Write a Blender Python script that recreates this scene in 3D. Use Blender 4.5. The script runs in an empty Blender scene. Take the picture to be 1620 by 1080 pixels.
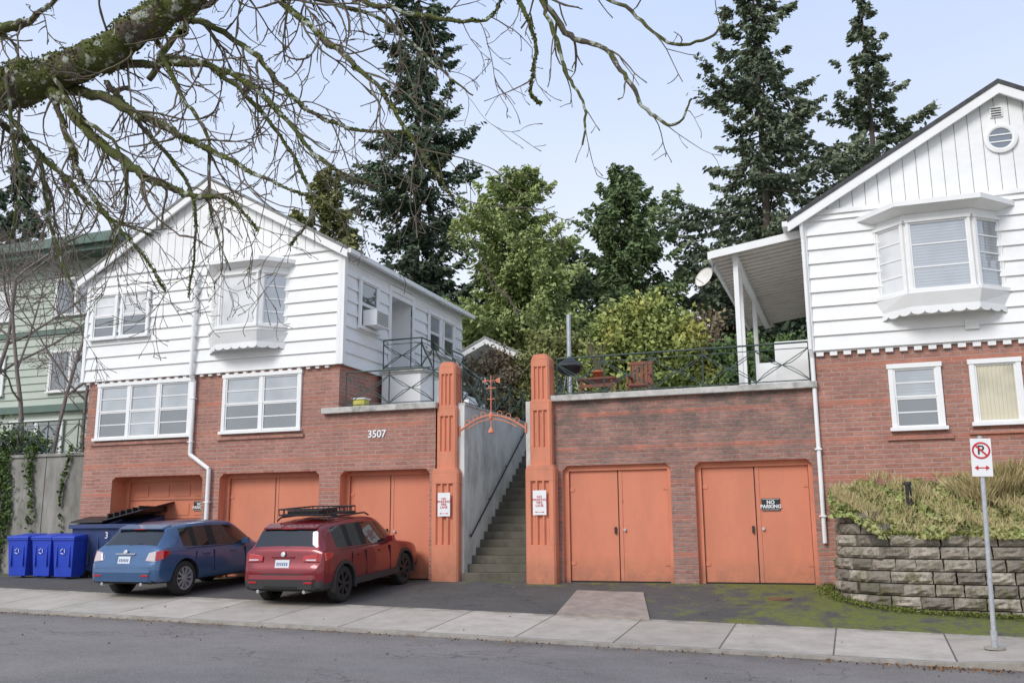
import bpy, math, random
import numpy as np
from mathutils import Vector, Matrix
R=random.Random(7); rng=np.random.default_rng(7)
SC=bpy.context.scene; COL=SC.collection

# ------------------------------------------------------------ materials
def newmat(name):
    m=bpy.data.materials.new(name); m.use_nodes=True
    nt=m.node_tree; b=nt.nodes['Principled BSDF']; return m,nt,b
def N(nt,t,**kw):
    n=nt.nodes.new(t)
    for k,v in kw.items(): setattr(n,k,v)
    return n
def L(nt,a,b): nt.links.new(a,b)
def c4(c): return (c[0],c[1],c[2],1)
def mixc(nt,fac,a,b,mode='MIX'):
    n=N(nt,'ShaderNodeMix',data_type='RGBA',blend_type=mode)
    for s,v in ((n.inputs[0],fac),(n.inputs[6],a),(n.inputs[7],b)):
        if hasattr(v,'is_output'): L(nt,v,s)
        elif isinstance(v,(int,float)): s.default_value=v
        else: s.default_value=c4(v)
    return n.outputs[2]
def noise(nt,scale,detail=3,rough=.6,vec=None,stretch=None):
    tc=N(nt,'ShaderNodeTexCoord'); out=tc.outputs['Object']
    if stretch:
        mp=N(nt,'ShaderNodeMapping'); mp.inputs['Scale'].default_value=stretch
        L(nt,out,mp.inputs[0]); out=mp.outputs[0]
    n=N(nt,'ShaderNodeTexNoise'); n.inputs['Scale'].default_value=scale
    n.inputs['Detail'].default_value=min(detail,5); n.inputs['Roughness'].default_value=rough
    L(nt,out,n.inputs['Vector']); return n.outputs['Fac']
def ramp(nt,fac,lo,hi,a=0,b=1):
    n=N(nt,'ShaderNodeMapRange'); n.inputs[1].default_value=lo;n.inputs[2].default_value=hi
    n.inputs[3].default_value=a;n.inputs[4].default_value=b; L(nt,fac,n.inputs[0]); return n.outputs[0]
def math_(nt,op,a,b=None):
    n=N(nt,'ShaderNodeMath',operation=op)
    for i,v in enumerate((a,b)):
        if v is None: continue
        if isinstance(v,(int,float)): n.inputs[i].default_value=v
        else: L(nt,v,n.inputs[i])
    return n.outputs[0]
def bump(nt,b,h,strength=.3,dist=.01):
    n=N(nt,'ShaderNodeBump'); n.inputs['Strength'].default_value=strength; n.inputs['Distance'].default_value=dist
    L(nt,h,n.inputs['Height']); L(nt,n.outputs[0],b.inputs['Normal'])
def sepxyz(nt):
    tc=N(nt,'ShaderNodeTexCoord'); s=N(nt,'ShaderNodeSeparateXYZ'); L(nt,tc.outputs['Object'],s.inputs[0]); return s.outputs
def mat(name,base,rough=.7,var=.12,scale=6,dirt=None,dirtamt=.0,dscale=1.2,bmp=0,metal=0,coat=0,spec=.5,stretch=None,foot=None):
    m,nt,b=newmat(name)
    f=ramp(nt,noise(nt,scale,3,.6,stretch=stretch),.3,.7)
    lo=[c*(1-var) for c in base]; hi=[min(1,c*(1+var)) for c in base]
    col=mixc(nt,f,lo,hi)
    if dirt:
        g=ramp(nt,noise(nt,dscale,5,.7,stretch=stretch),.45,.75,0,dirtamt)
        col=mixc(nt,g,col,dirt)
    if foot:   # splash-back grime near the ground
        x,y,z=sepxyz(nt)
        g=math_(nt,'MULTIPLY',ramp(nt,z,.02,.55,1,0),ramp(nt,noise(nt,4,4,.7),.35,.65,.15,.8))
        col=mixc(nt,g,col,foot)
    L(nt,col,b.inputs['Base Color'])
    b.inputs['Roughness'].default_value=rough; b.inputs['Metallic'].default_value=metal
    b.inputs['Coat Weight'].default_value=coat; b.inputs['Coat Roughness'].default_value=.06
    b.inputs['Specular IOR Level'].default_value=spec
    if bmp: bump(nt,b,noise(nt,scale*6,4,.7),bmp,.01)
    return m
def flat(name,c,rough=.5,metal=0,coat=0,spec=.5):
    m,nt,b=newmat(name); b.inputs['Base Color'].default_value=c4(c); b.inputs['Roughness'].default_value=rough; b.inputs['Metallic'].default_value=metal
    b.inputs['Coat Weight'].default_value=coat; b.inputs['Coat Roughness'].default_value=.04; b.inputs['Specular IOR Level'].default_value=spec; return m
def brickmat(name,c1,c2,mortar,band,weather,wamt):
    m,nt,b=newmat(name)
    x,y,z=sepxyz(nt)
    cb=N(nt,'ShaderNodeCombineXYZ'); L(nt,math_(nt,'ADD',x,y),cb.inputs[0]); L(nt,z,cb.inputs[1])
    br=N(nt,'ShaderNodeTexBrick'); L(nt,cb.outputs[0],br.inputs['Vector'])
    br.inputs['Scale'].default_value=1; br.inputs['Brick Width'].default_value=.34; br.inputs['Row Height'].default_value=.092
    br.inputs['Mortar Size'].default_value=.017; br.inputs['Mortar Smooth'].default_value=.2
    br.inputs['Color1'].default_value=c4(c1); br.inputs['Color2'].default_value=c4(c2); br.inputs['Mortar'].default_value=c4(mortar)
    br.inputs['Bias'].default_value=0
    col=br.outputs['Color']
    col=mixc(nt,ramp(nt,noise(nt,.9,5,.65),.35,.7,0,.4),col,[c*.6 for c in c1])
    col=mixc(nt,ramp(nt,noise(nt,7,3,.7,stretch=(1,1,4)),.42,.7,0,.55),col,[min(1,c*1.45) for c in c2])
    bz=math_(nt,'LESS_THAN',math_(nt,'MODULO',math_(nt,'ADD',z,.2),.736),.092)
    bf=math_(nt,'MULTIPLY',bz,ramp(nt,noise(nt,.8,3,.6,stretch=(1,1,3)),.3,.6,.1,.75))
    col=mixc(nt,bf,col,band)
    w=math_(nt,'MULTIPLY',ramp(nt,noise(nt,1.5,5,.75,stretch=(1.0,1.0,1.5)),.40,.60),ramp(nt,z,1.6,3.8,.25,1))
    col=mixc(nt,math_(nt,'MULTIPLY',w,wamt),col,weather)
    L(nt,col,b.inputs['Base Color']); b.inputs['Roughness'].default_value=.9
    h=math_(nt,'ADD',math_(nt,'MULTIPLY',br.outputs['Fac'],-1.0),math_(nt,'MULTIPLY',noise(nt,30,3,.7),.5))
    bump(nt,b,h,.9,.016)
    return m
BR1=brickmat('brick_red',(.33,.135,.10),(.47,.22,.165),(.42,.31,.265),(.54,.20,.13),(.15,.11,.095),.35)
BR2=brickmat('brick_weathered',(.27,.12,.095),(.43,.22,.17),(.30,.245,.215),(.60,.20,.13),(.115,.10,.09),.85)
WH=mat('white_paint',(.83,.83,.82),.5,.03,2,(.6,.6,.57),.2,1.5)
WHS=mat('white_siding',(.83,.83,.825),.5,.03,1.2,(.60,.61,.59),.35,1.1,stretch=(1,1,2.5))
ORG=mat('orange_paint_concrete',(.65,.235,.135),.7,.07,3,(.38,.15,.09),.55,2.2,bmp=.15,stretch=(1,1,.35),foot=(.24,.12,.07))
ORD=mat('orange_paint_door',(.63,.215,.12),.55,.05,2,(.45,.16,.10),.45,1.3,stretch=(1,1,.4),foot=(.28,.13,.08))
SLAB=mat('slab_concrete',(.52,.50,.47),.85,.15,5,(.12,.12,.09),.85,3,bmp=.3)
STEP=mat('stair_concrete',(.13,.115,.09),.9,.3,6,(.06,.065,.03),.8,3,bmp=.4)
STW=mat('stair_wall_render',(.64,.64,.62),.8,.08,2,(.22,.22,.18),.9,1.6,bmp=.2,stretch=(1,1,.45))
DARK=flat('dark_void',(.015,.014,.013),.9)
ROOF=mat('roof_shingle',(.07,.07,.075),.9,.3,12,bmp=.5)
ROOFL=mat('roof_shingle_mid',(.22,.22,.215),.9,.25,12,bmp=.4)
ROOFG=mat('roof_shingle_grey',(.30,.30,.29),.9,.2,14,bmp=.4)
IRON=mat('wrought_iron',(.04,.065,.055),.5,.2,8)
BLKM=flat('black_metal',(.02,.02,.022),.45)
GALV=mat('galvanised_steel',(.50,.52,.54),.45,.15,12,metal=.5)
WSIGN=flat('sign_white',(.80,.80,.80),.4); RSIGN=flat('sign_red',(.55,.02,.03),.4); BSIGN=flat('sign_black',(.02,.02,.02),.4)
GREENW=mat('green_siding',(.47,.52,.45),.7,.06,2,(.30,.35,.29),.4,1,stretch=(1,1,3))
GREEND=mat('green_trim',(.12,.18,.15),.6,.1,3)
BEIGE=mat('canopy_beige',(.72,.68,.62),.6,.06,3,(.48,.43,.37),.3,2)
CONC=mat('old_concrete_wall',(.27,.26,.235),.9,.25,3,(.08,.08,.055),.85,1.2,bmp=.4,stretch=(1,1,.4))
TERR=mat('terra_cotta',(.55,.17,.08),.7)
WOODR=mat('stained_wood',(.24,.08,.05),.7,.2,8)
BEIGW=mat('plywood_plate',(.33,.27,.225),.8,.18,3,(.15,.13,.11),.75,2.5,bmp=.2)

def glassmat(name,inner,stripe=0,inner2=None,gl=.3):
    m,nt,b=newmat(name)
    f=ramp(nt,noise(nt,1.4,2,.5),.4,.65)
    col=mixc(nt,f,inner,[c*.7 for c in inner])
    if stripe:
        x,y,z=sepxyz(nt)
        s=math_(nt,'LESS_THAN',math_(nt,'MODULO',z,stripe),stripe*.22)
        col=mixc(nt,s,col,inner2)
    L(nt,col,b.inputs['Base Color']); b.inputs['Roughness'].default_value=.5
    g=N(nt,'ShaderNodeBsdfGlossy'); g.inputs['Roughness'].default_value=.02; g.inputs['Color'].default_value=(.85,.9,.95,1)
    mx=N(nt,'ShaderNodeMixShader'); mx.inputs[0].default_value=gl
    L(nt,b.outputs[0],mx.inputs[1]); L(nt,g.outputs[0],mx.inputs[2])
    L(nt,mx.outputs[0],nt.nodes['Material Output'].inputs[0]); return m
GD=glassmat('window_glass_dark',(.07,.08,.085),0,None,.25)
GB=glassmat('window_glass_blinds',(.40,.42,.44),.06,(.24,.26,.28),.24)
GC=glassmat('window_glass_curtain',(.72,.72,.71),0,None,.12)
GY=glassmat('window_board_yellow',(.66,.61,.46),0,None,.03)
GCAR=flat('car_glass',(.012,.014,.016),.03,0,0,.9)

def asphalt(name,base,moss):
    m,nt,b=newmat(name)
    col=mixc(nt,ramp(nt,noise(nt,.9,5,.7),.3,.7),[c*.8 for c in base],[c*1.2 for c in base])
    col=mixc(nt,ramp(nt,noise(nt,55,2,.7),.45,.75,0,.7),col,[c*2.0 for c in base])
    col=mixc(nt,ramp(nt,noise(nt,38,2,.7),.5,.7,0,.6),col,[c*.5 for c in base])
    v=N(nt,'ShaderNodeTexVoronoi',feature='DISTANCE_TO_EDGE'); v.inputs['Scale'].default_value=.38
    tc=N(nt,'ShaderNodeTexCoord'); nn=N(nt,'ShaderNodeTexNoise'); nn.inputs['Scale'].default_value=2.5; nn.inputs['Detail'].default_value=4
    L(nt,tc.outputs['Object'],nn.inputs['Vector'])
    va=N(nt,'ShaderNodeVectorMath',operation='MULTIPLY_ADD'); L(nt,nn.outputs['Color'],va.inputs[0]); va.inputs[1].default_value=(1.1,1.1,1.1); L(nt,tc.outputs['Object'],va.inputs[2])
    L(nt,va.outputs[0],v.inputs['Vector'])
    cr=math_(nt,'MULTIPLY',math_(nt,'LESS_THAN',v.outputs['Distance'],.007),ramp(nt,noise(nt,.5,2,.5),.42,.55,0,.6))
    col=mixc(nt,cr,col,[c*.4 for c in base])
    x,y,z=sepxyz(nt)
    if moss:
        a=ramp(nt,x,-4.6,-.2,0,.55)
        a2=ramp(nt,y,-.9,-.05,0,.35)
        mo=math_(nt,'ADD',a,a2)
        mo=math_(nt,'ADD',mo,ramp(nt,noise(nt,1.8,5,.75),.3,.7,-.5,.45))
        mo=ramp(nt,mo,.26,.52)
        col=mixc(nt,math_(nt,'MULTIPLY',mo,ramp(nt,noise(nt,12,3,.7),.35,.6,.35,1)),col,(.155,.175,.03))
    else:
        g=math_(nt,'MULTIPLY',ramp(nt,y,-6.6,-5.7,0,.6),ramp(nt,noise(nt,1.5,4,.7),.35,.6,.2,1))
        col=mixc(nt,g,col,(.085,.072,.055))
    L(nt,col,b.inputs['Base Color']); b.inputs['Roughness'].default_value=.92; b.inputs['Specular IOR Level'].default_value=.3
    bump(nt,b,noise(nt,80,2,.7),.5,.006); return m
ASP=asphalt('road_asphalt',(.205,.186,.172),False)
ASD=asphalt('driveway_asphalt',(.09,.085,.08),True)
def sidewalkmat():
    m,nt,b=newmat('sidewalk_concrete')
    x,y,z=sepxyz(nt)
    j=math_(nt,'LESS_THAN',math_(nt,'MODULO',math_(nt,'ADD',x,90.4),1.55),.026)
    pan=math_(nt,'FLOOR',math_(nt,'DIVIDE',math_(nt,'ADD',x,90.4),1.55))
    wn=N(nt,'ShaderNodeTexWhiteNoise',noise_dimensions='1D'); L(nt,pan,wn.inputs['W'])
    col=mixc(nt,wn.outputs['Value'],(.40,.355,.30),(.52,.465,.40))
    col=mixc(nt,ramp(nt,noise(nt,2.2,5,.7),.4,.7,0,.6),col,(.27,.235,.195))
    col=mixc(nt,ramp(nt,noise(nt,50,2,.6),.5,.75,0,.35),col,(.60,.55,.49))
    g=math_(nt,'MULTIPLY',ramp(nt,y,-3.75,-3.42,0,.7),ramp(nt,noise(nt,3,4,.7),.4,.6))
    col=mixc(nt,g,col,(.12,.11,.07))
    col=mixc(nt,math_(nt,'MULTIPLY',j,.85),col,(.08,.075,.06))
    L(nt,col,b.inputs['Base Color']); b.inputs['Roughness'].default_value=.9
    bump(nt,b,noise(nt,60,2,.7),.35,.006); return m
SWK=sidewalkmat()
KERB=mat('kerb_concrete',(.37,.335,.29),.9,.15,5,(.15,.135,.11),.7,3,bmp=.3)
GRASS=mat('grass_ground',(.09,.105,.04),.95,.35,3,(.12,.09,.05),.6,1.5,bmp=.5)
SOIL=mat('bank_soil',(.11,.095,.05),.95,.3,5,bmp=.5)
def stonemat():
    m,nt,b=newmat('wall_block_stone')
    at=N(nt,'ShaderNodeAttribute',attribute_name='tint')
    col=mixc(nt,at.outputs['Fac'],(.19,.165,.135),(.50,.44,.36))
    col=mixc(nt,ramp(nt,noise(nt,14,4,.75),.42,.7,0,.75),col,(.12,.105,.085))
    x,y,z=sepxyz(nt)
    mo=math_(nt,'ADD',ramp(nt,z,-.6,.9,.32,.02),ramp(nt,noise(nt,2.5,5,.75),.4,.65,-.3,.5))
    col=mixc(nt,ramp(nt,mo,.2,.55,0,.75),col,(.10,.105,.03))
    L(nt,col,b.inputs['Base Color']); b.inputs['Roughness'].default_value=.95
    bump(nt,b,noise(nt,25,4,.75),.9,.02); return m
STONE=stonemat()
def foliage(name,dark,light,warm=None,rough=.65):
    m,nt,b=newmat(name)
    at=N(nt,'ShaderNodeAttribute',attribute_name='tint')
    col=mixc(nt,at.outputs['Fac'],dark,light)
    if warm: col=mixc(nt,ramp(nt,noise(nt,.6,3,.6),.5,.7,0,.7),col,warm)
    L(nt,col,b.inputs['Base Color']); b.inputs['Roughness'].default_value=rough; b.inputs['Specular IOR Level'].default_value=.2
    return m
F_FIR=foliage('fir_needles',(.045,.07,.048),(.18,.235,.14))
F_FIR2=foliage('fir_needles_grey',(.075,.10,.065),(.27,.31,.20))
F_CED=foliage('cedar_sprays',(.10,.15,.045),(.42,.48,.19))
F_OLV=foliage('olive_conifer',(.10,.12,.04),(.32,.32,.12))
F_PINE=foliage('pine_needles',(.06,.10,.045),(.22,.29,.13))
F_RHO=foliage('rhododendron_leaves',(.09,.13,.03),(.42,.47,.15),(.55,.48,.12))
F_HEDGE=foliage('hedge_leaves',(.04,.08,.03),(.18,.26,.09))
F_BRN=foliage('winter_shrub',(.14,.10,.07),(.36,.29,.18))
F_GC=foliage('groundcover_leaves',(.13,.15,.035),(.50,.54,.22),(.46,.40,.20))
F_IVY=foliage('ivy_leaves',(.03,.06,.018),(.14,.20,.06))
F_MOSS=foliage('moss',(.055,.07,.012),(.20,.22,.05))
F_STRAW=foliage('dry_grass_blades',(.30,.25,.10),(.66,.54,.30))
F_LITTER=foliage('dead_leaves',(.12,.06,.03),(.30,.17,.08))
BARK=mat('bark',(.13,.105,.085),.95,.3,6,(.06,.055,.035),.6,3)
def mossbark():
    m,nt,b=newmat('mossy_bark')
    col=mixc(nt,ramp(nt,noise(nt,8,4,.7),.3,.7),(.075,.055,.042),(.19,.15,.12))
    geo=N(nt,'ShaderNodeNewGeometry'); s=N(nt,'ShaderNodeSeparateXYZ'); L(nt,geo.outputs['Normal'],s.inputs[0])
    f=math_(nt,'ADD',ramp(nt,s.outputs[2],-1,1,.05,.3),ramp(nt,noise(nt,4,4,.7),.38,.6,-.2,.5))
    col=mixc(nt,ramp(nt,f,.1,.3,0,.95),col,(.085,.10,.02))
    col=mixc(nt,ramp(nt,noise(nt,9,3,.6),.56,.62,0,.9),col,(.46,.49,.42))
    L(nt,col,b.inputs['Base Color']); b.inputs['Roughness'].default_value=.95
    bump(nt,b,noise(nt,25,4,.75),.9,.03); return m
MBARK=mossbark()
TWIG=mat('twig_bark',(.14,.11,.085),.9,.3,15,(.14,.13,.05),.7,7)
GTWIG=mat('grey_twig_bark',(.22,.18,.16),.9,.25,10)

# ------------------------------------------------------------ mesh builder
def root(name,loc=(0,0,0),rot=(0,0,0)):
    e=bpy.data.objects.new(name,None); COL.objects.link(e); e.location=loc; e.rotation_euler=rot; e.empty_display_size=.3; return e
class MB:
    def __init__(s): s.v=[];s.f=[];s.m=[];s.mats=[]
    def mi(s,m):
        if m not in s.mats: s.mats.append(m)
        return s.mats.index(m)
    def poly(s,pts,m):
        i=len(s.v); s.v+= [tuple(p) for p in pts]; s.f.append(tuple(range(i,i+len(pts)))); s.m.append(s.mi(m))
    def hexa(s,P,m):
        i=len(s.v); s.v+=[tuple(p) for p in P]
        for f in ((0,3,2,1),(4,5,6,7),(0,1,5,4),(1,2,6,5),(2,3,7,6),(3,0,4,7)):
            s.f.append(tuple(i+k for k in f)); s.m.append(s.mi(m))
    def box(s,x0,x1,y0,y1,z0,z1,m):
        s.hexa([(x0,y0,z0),(x1,y0,z0),(x1,y1,z0),(x0,y1,z0),(x0,y0,z1),(x1,y0,z1),(x1,y1,z1),(x0,y1,z1)],m)
    def lbox(s,T,u0,u1,w0,w1,z0,z1,m):
        s.hexa([T(u0,w1,z0),T(u1,w1,z0),T(u1,w0,z0),T(u0,w0,z0),T(u0,w1,z1),T(u1,w1,z1),T(u1,w0,z1),T(u0,w0,z1)],m)
    def cyl(s,p0,p1,r0,r1,n,m,caps=True):
        p0=Vector(p0);p1=Vector(p1);d=(p1-p0)
        if d.length<1e-6: return
        d.normalize(); a=d.orthogonal().normalized(); b=d.cross(a); i=len(s.v)
        for p,r in ((p0,r0),(p1,r1)):
            for k in range(n):
                t=2*math.pi*k/n; s.v.append(tuple(p+a*math.cos(t)*r+b*math.sin(t)*r))
        for k in range(n):
            s.f.append((i+k,i+(k+1)%n,i+n+(k+1)%n,i+n+k)); s.m.append(s.mi(m))
        if caps:
            s.f.append(tuple(i+k for k in range(n))[::-1]); s.m.append(s.mi(m))
            s.f.append(tuple(i+n+k for k in range(n))); s.m.append(s.mi(m))
    def tube(s,pts,r,n,m):
        for a,b in zip(pts[:-1],pts[1:]): s.cyl(a,b,r,r,n,m)
    def prism(s,p2,z0,z1,m,top=None):
        top=top or p2; n=len(p2); i=len(s.v)
        s.v+=[(x,y,z0) for x,y in p2]+[(x,y,z1) for x,y in top]
        for k in range(n):
            s.f.append((i+k,i+(k+1)%n,i+n+(k+1)%n,i+n+k)); s.m.append(s.mi(m))
        s.f.append(tuple(i+k for k in range(n))[::-1]); s.m.append(s.mi(m))
        s.f.append(tuple(i+n+k for k in range(n))); s.m.append(s.mi(m))
    def lathe(s,c,ax,prof,n,m):
        c=Vector(c); ax=Vector(ax).normalized(); a=ax.orthogonal().normalized(); b=ax.cross(a); i=len(s.v)
        for o,r in prof:
            for k in range(n):
                t=2*math.pi*k/n; s.v.append(tuple(c+ax*o+a*math.cos(t)*r+b*math.sin(t)*r))
        for j in range(len(prof)-1):
            for k in range(n):
                s.f.append((i+j*n+k,i+j*n+(k+1)%n,i+(j+1)*n+(k+1)%n,i+(j+1)*n+k)); s.m.append(s.mi(m))
    def finish(s,name,parent=None,smooth=False,bevel=0):
        me=bpy.data.meshes.new(name); me.from_pydata(s.v,[],s.f)
        for m in s.mats: me.materials.append(m)
        me.polygons.foreach_set('material_index',s.m)
        if smooth: me.polygons.foreach_set('use_smooth',[True]*len(s.f))
        me.update(); o=bpy.data.objects.new(name,me); COL.objects.link(o)
        if parent: o.parent=parent
        if bevel:
            b=o.modifiers.new('bevel','BEVEL'); b.width=bevel; b.segments=2; b.limit_method='ANGLE'
        return o
def wall_holes(mb,x0,x1,z0,z1,holes,y,m):
    xs=sorted({x0,x1,*[h[0] for h in holes],*[h[1] for h in holes]}); zs=sorted({z0,z1,*[h[2] for h in holes],*[h[3] for h in holes]})
    xs=[x for x in xs if x0<=x<=x1]; zs=[z for z in zs if z0<=z<=z1]
    for a,b in zip(xs[:-1],xs[1:]):
        for c,d in zip(zs[:-1],zs[1:]):
            cx=(a+b)/2;cz=(c+d)/2
            if any(h[0]<cx<h[1] and h[2]<cz<h[3] for h in holes): continue
            mb.poly([(a,y,c),(b,y,c),(b,y,d),(a,y,d)],m)
def Tf(O,U):
    O=Vector((O[0],O[1],0)); U=Vector((U[0],U[1],0)).normalized(); Nn=Vector((U.y,-U.x,0))
    return lambda u,w,z: tuple(O+U*u+Nn*w+Vector((0,0,z)))
def text(body,size,T,u,w,z,m,parent,name='lettering',bold=0.0,U=(1,0)):
    c=bpy.data.curves.new(name,'FONT'); c.body=body; c.size=size; c.align_x='CENTER'; c.align_y='CENTER'; c.extrude=.003; c.offset=bold; c.space_line=.85
    c.materials.append(m); o=bpy.data.objects.new(name,c); COL.objects.link(o)
    o.location=T(u,w,z); o.rotation_euler=(math.pi/2,0,math.atan2(U[1],U[0])); o.parent=parent; return o
def window(mb,T,u0,u1,z0,z1,cols=1,hung=True,panes=None,munt=0,cas=.09,sill=True,w=0.0):
    c=cas; F=WH
    mb.lbox(T,u0-c,u0,w,w+.06,z0,z1,F); mb.lbox(T,u1,u1+c,w,w+.06,z0,z1,F)
    mb.lbox(T,u0-c-.02,u1+c+.02,w,w+.075,z1,z1+c,F)
    mb.lbox(T,u0-c-.04,u1+c+.04,w,w+.11,z0-.07,z0,F)
    cw=(u1-u0)/cols
    for i in range(cols):
        a=u0+i*cw; b=a+cw
        if i: mb.lbox(T,a-.045,a+.045,w,w+.055,z0,z1,F)
        pa=a+(.045 if i else 0); pb=b-(.045 if i<cols-1 else 0)
        p=panes[i%len(panes)] if panes else (GD,GD)
        zm=(z0+z1)/2
        fr=.035
        parts=[(z0,zm,p[0],.03),(zm,z1,p[1],.042)] if hung else [(z0,z1,p[0],.035)]
        for (q0,q1,g,ww) in parts:
            mb.lbox(T,pa,pa+fr,w+.004,w+ww,q0,q1,F); mb.lbox(T,pb-fr,pb,w+.004,w+ww,q0,q1,F)
            mb.lbox(T,pa+fr,pb-fr,w+.004,w+ww,q0,q0+fr,F); mb.lbox(T,pa+fr,pb-fr,w+.004,w+ww,q1-fr,q1,F)
            mb.poly([T(pa+fr,w+.012,q0+fr),T(pb-fr,w+.012,q0+fr),T(pb-fr,w+.012,q1-fr),T(pa+fr,w+.012,q1-fr)],g)
            for k in range(munt):
                zz=q0+(q1-q0)*(k+1)/(munt+1); mb.lbox(T,pa+fr,pb-fr,w+.013,w+.026,zz-.012,zz+.012,F)
def laps(mb,T,u0,u1,z0,z1,e,m,holes=()):
    z=z0
    while z<z1-.02:
        t=min(z+e,z1); segs=[(u0,u1)]
        for h in holes:
            if h[2]<z+e*.5<h[3]:
                ns=[]
                for a,b in segs:
                    if h[0]>a and h[1]<b: ns+=[(a,h[0]),(h[1],b)]
                    else: ns.append((a,b))
                segs=ns
        for a,b in segs:
            mb.poly([T(a,.05,z),T(b,.05,z),T(b,.006,t),T(a,.006,t)],m)
            mb.poly([T(a,0,z),T(b,0,z),T(b,.05,z),T(a,.05,z)],m)
        z+=e
def railing(mb,p0,p1,h=.85,m=IRON,panel=1.15,lift=.06):
    p0=Vector(p0);p1=Vector(p1);d=p1-p0;n=max(1,round(d.length/panel)); up=Vector((0,0,1))
    mb.cyl(p0+up*h,p1+up*h,.02,.02,5,m); mb.cyl(p0+up*lift,p1+up*lift,.012,.012,5,m)
    mb.cyl(p0+up*(h-.12),p1+up*(h-.12),.011,.011,4,m)
    for i in range(n+1): 
        q=p0+d*i/n; mb.cyl(q,q+up*h,.017,.017,5,m)
    for i in range(n):
        a=p0+d*i/n; b=p0+d*(i+1)/n; lo=up*lift; hi=up*(h-.12); r=.012
        mb.cyl(a+lo,b+hi,r,r,4,m); mb.cyl(b+lo,a+hi,r,r,4,m)
        for s in (0,1):
            pts=[]
            for k in range(7):
                t=k/6; q=a.lerp(b,t); zz=(lift+(h-.12-lift)*(math.sin(math.pi*t)*.5 if s==0 else 1-math.sin(math.pi*t)*.5)); pts.append(q+up*zz)
            mb.tube(pts,r*.9,4,m)

# ------------------------------------------------------------ ground levels
def cl(v,a,b): return max(a,min(b,v))
def ks(x): return .07*cl((x-1.0)/.9,0,1)
def zk(x): return -.6-.0215*(cl(x,-60,30)+1.5)
def zb(x): return min(-.46-.0225*(cl(x,-60,30)+.7),-.03)
def G(x,y):
    if y>=0: return 0.
    if y>=-3.4: return zb(x)*(-y/3.4)
    if y>=-5.5:
        t=(-3.4-y)/2.1; return zb(x)*(1-t)+(zk(x)+ks(x))*t
    return zk(x)-.05+.012*min(4.5,(-5.65-y)) if y>-15.6 else zk(x)+.05
def grid(name,xs,ys,zf,m,parent=None,smooth=True):
    v=[(x,y,zf(x,y)) for y in ys for x in xs]; nx=len(xs)
    f=[(j*nx+i,j*nx+i+1,(j+1)*nx+i+1,(j+1)*nx+i) for j in range(len(ys)-1) for i in range(nx-1)]
    me=bpy.data.meshes.new(name); me.from_pydata(v,[],f); me.materials.append(m)
    if smooth: me.polygons.foreach_set('use_smooth',[True]*len(f))
    o=bpy.data.objects.new(name,me); COL.objects.link(o)
    if parent:o.parent=parent
    return o
lin=lambda a,b,n:[a+(b-a)*i/(n-1) for i in range(n)]
def zground(x,y):
    if y<=5.5: return G(x,cl(y,-200,-.0))-.14-(0.12 if y<-5 else 0)
    return 3.7+cl((y-9)/25,0,1)*6+cl((y-34)/150,0,1)*18
grid('ground',lin(-260,-70,6)+lin(-60,30,46)+lin(45,260,6),lin(-260,-30,8)+[-15.7,-15.5,-10,-5.6,-5.4,-3.4,0,2,5.5,5.65]+lin(9,34,6)+lin(50,300,6),zground,GRASS,smooth=False)
grid('road',lin(-120,-62,5)+lin(-60,30,61)+lin(35,120,5),lin(-15.5,-5.65,8),lambda x,y:G(x,y),ASP)
grid('driveway',lin(-27,4,63),lin(-3.4,0,9)+[.4,.9],lambda x,y:G(x,y),ASD)
grid('sidewalk',lin(-120,-62,5)+lin(-60,30,91)+lin(35,120,5),lin(-5.5,-3.4,4),lambda x,y:G(x,y),SWK)
k=MB()
xs=lin(-120,-62,5)+lin(-60,30,91)+lin(35,120,5)
for a,b in zip(xs[:-1],xs[1:]):
    za,zb_=zk(a)+ks(a)-.002,zk(b)+ks(b)-.002
    k.hexa([(a,-5.65,za-.4),(b,-5.65,zb_-.4),(b,-5.502,zb_-.4),(a,-5.502,za-.4),(a,-5.65,za),(b,-5.65,zb_),(b,-5.502,zb_),(a,-5.502,za)],KERB)
k.finish('kerb')
k=MB()
for a,b in zip(xs[:-1],xs[1:]):
    za,zc=zk(a)+.06,zk(b)+.06
    k.hexa([(a,-15.65,za-.5),(b,-15.65,zc-.5),(b,-15.5,zc-.5),(a,-15.5,za-.5),(a,-15.65,za),(b,-15.65,zc),(b,-15.5,zc),(a,-15.5,za)],KERB)
k.finish('kerb')
grid('grass_verge',lin(-120,120,60),[-17.6,-15.65],lambda x,y:zk(x)+.05,GRASS)
grid('sidewalk',lin(-120,120,60),[-21.6,-17.6],lambda x,y:zk(x)+.05,SWK)

# ------------------------------------------------------------ houses
def roof(mb,rx,zr,ex0,ex1,ze,y0,y1,m,th=.08):
    for ex in (ex0,ex1):
        mb.hexa([(ex,y0,ze-th),(rx,y0,zr-th),(rx,y1,zr-th),(ex,y1,ze-th),(ex,y0,ze),(rx,y0,zr),(rx,y1,zr),(ex,y1,ze)],m)
        mb.hexa([(ex,y0+.02,ze-th-.2),(rx,y0+.02,zr-th-.2),(rx,y0+.08,zr-th-.2),(ex,y0+.08,ze-th-.2),(ex,y0+.02,ze-th-.003),(rx,y0+.02,zr-th-.003),(rx,y0+.08,zr-th-.003),(ex,y0+.08,ze-th-.003)],WH)
        mb.hexa([(ex,y0+.08,ze-th-.03),(rx,y0+.08,zr-th-.03),(rx,y1,zr-th-.03),(ex,y1,ze-th-.03),(ex,y0+.08,ze-th-.003),(rx,y0+.08,zr-th-.003),(rx,y1,zr-th-.003),(ex,y1,ze-th-.003)],WH)
def gutter(mb,x,y0,y1,z,s):
    mb.box(min(x,x+s*.11),max(x,x+s*.11),y0,y1,z-.11,z,WH)
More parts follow.
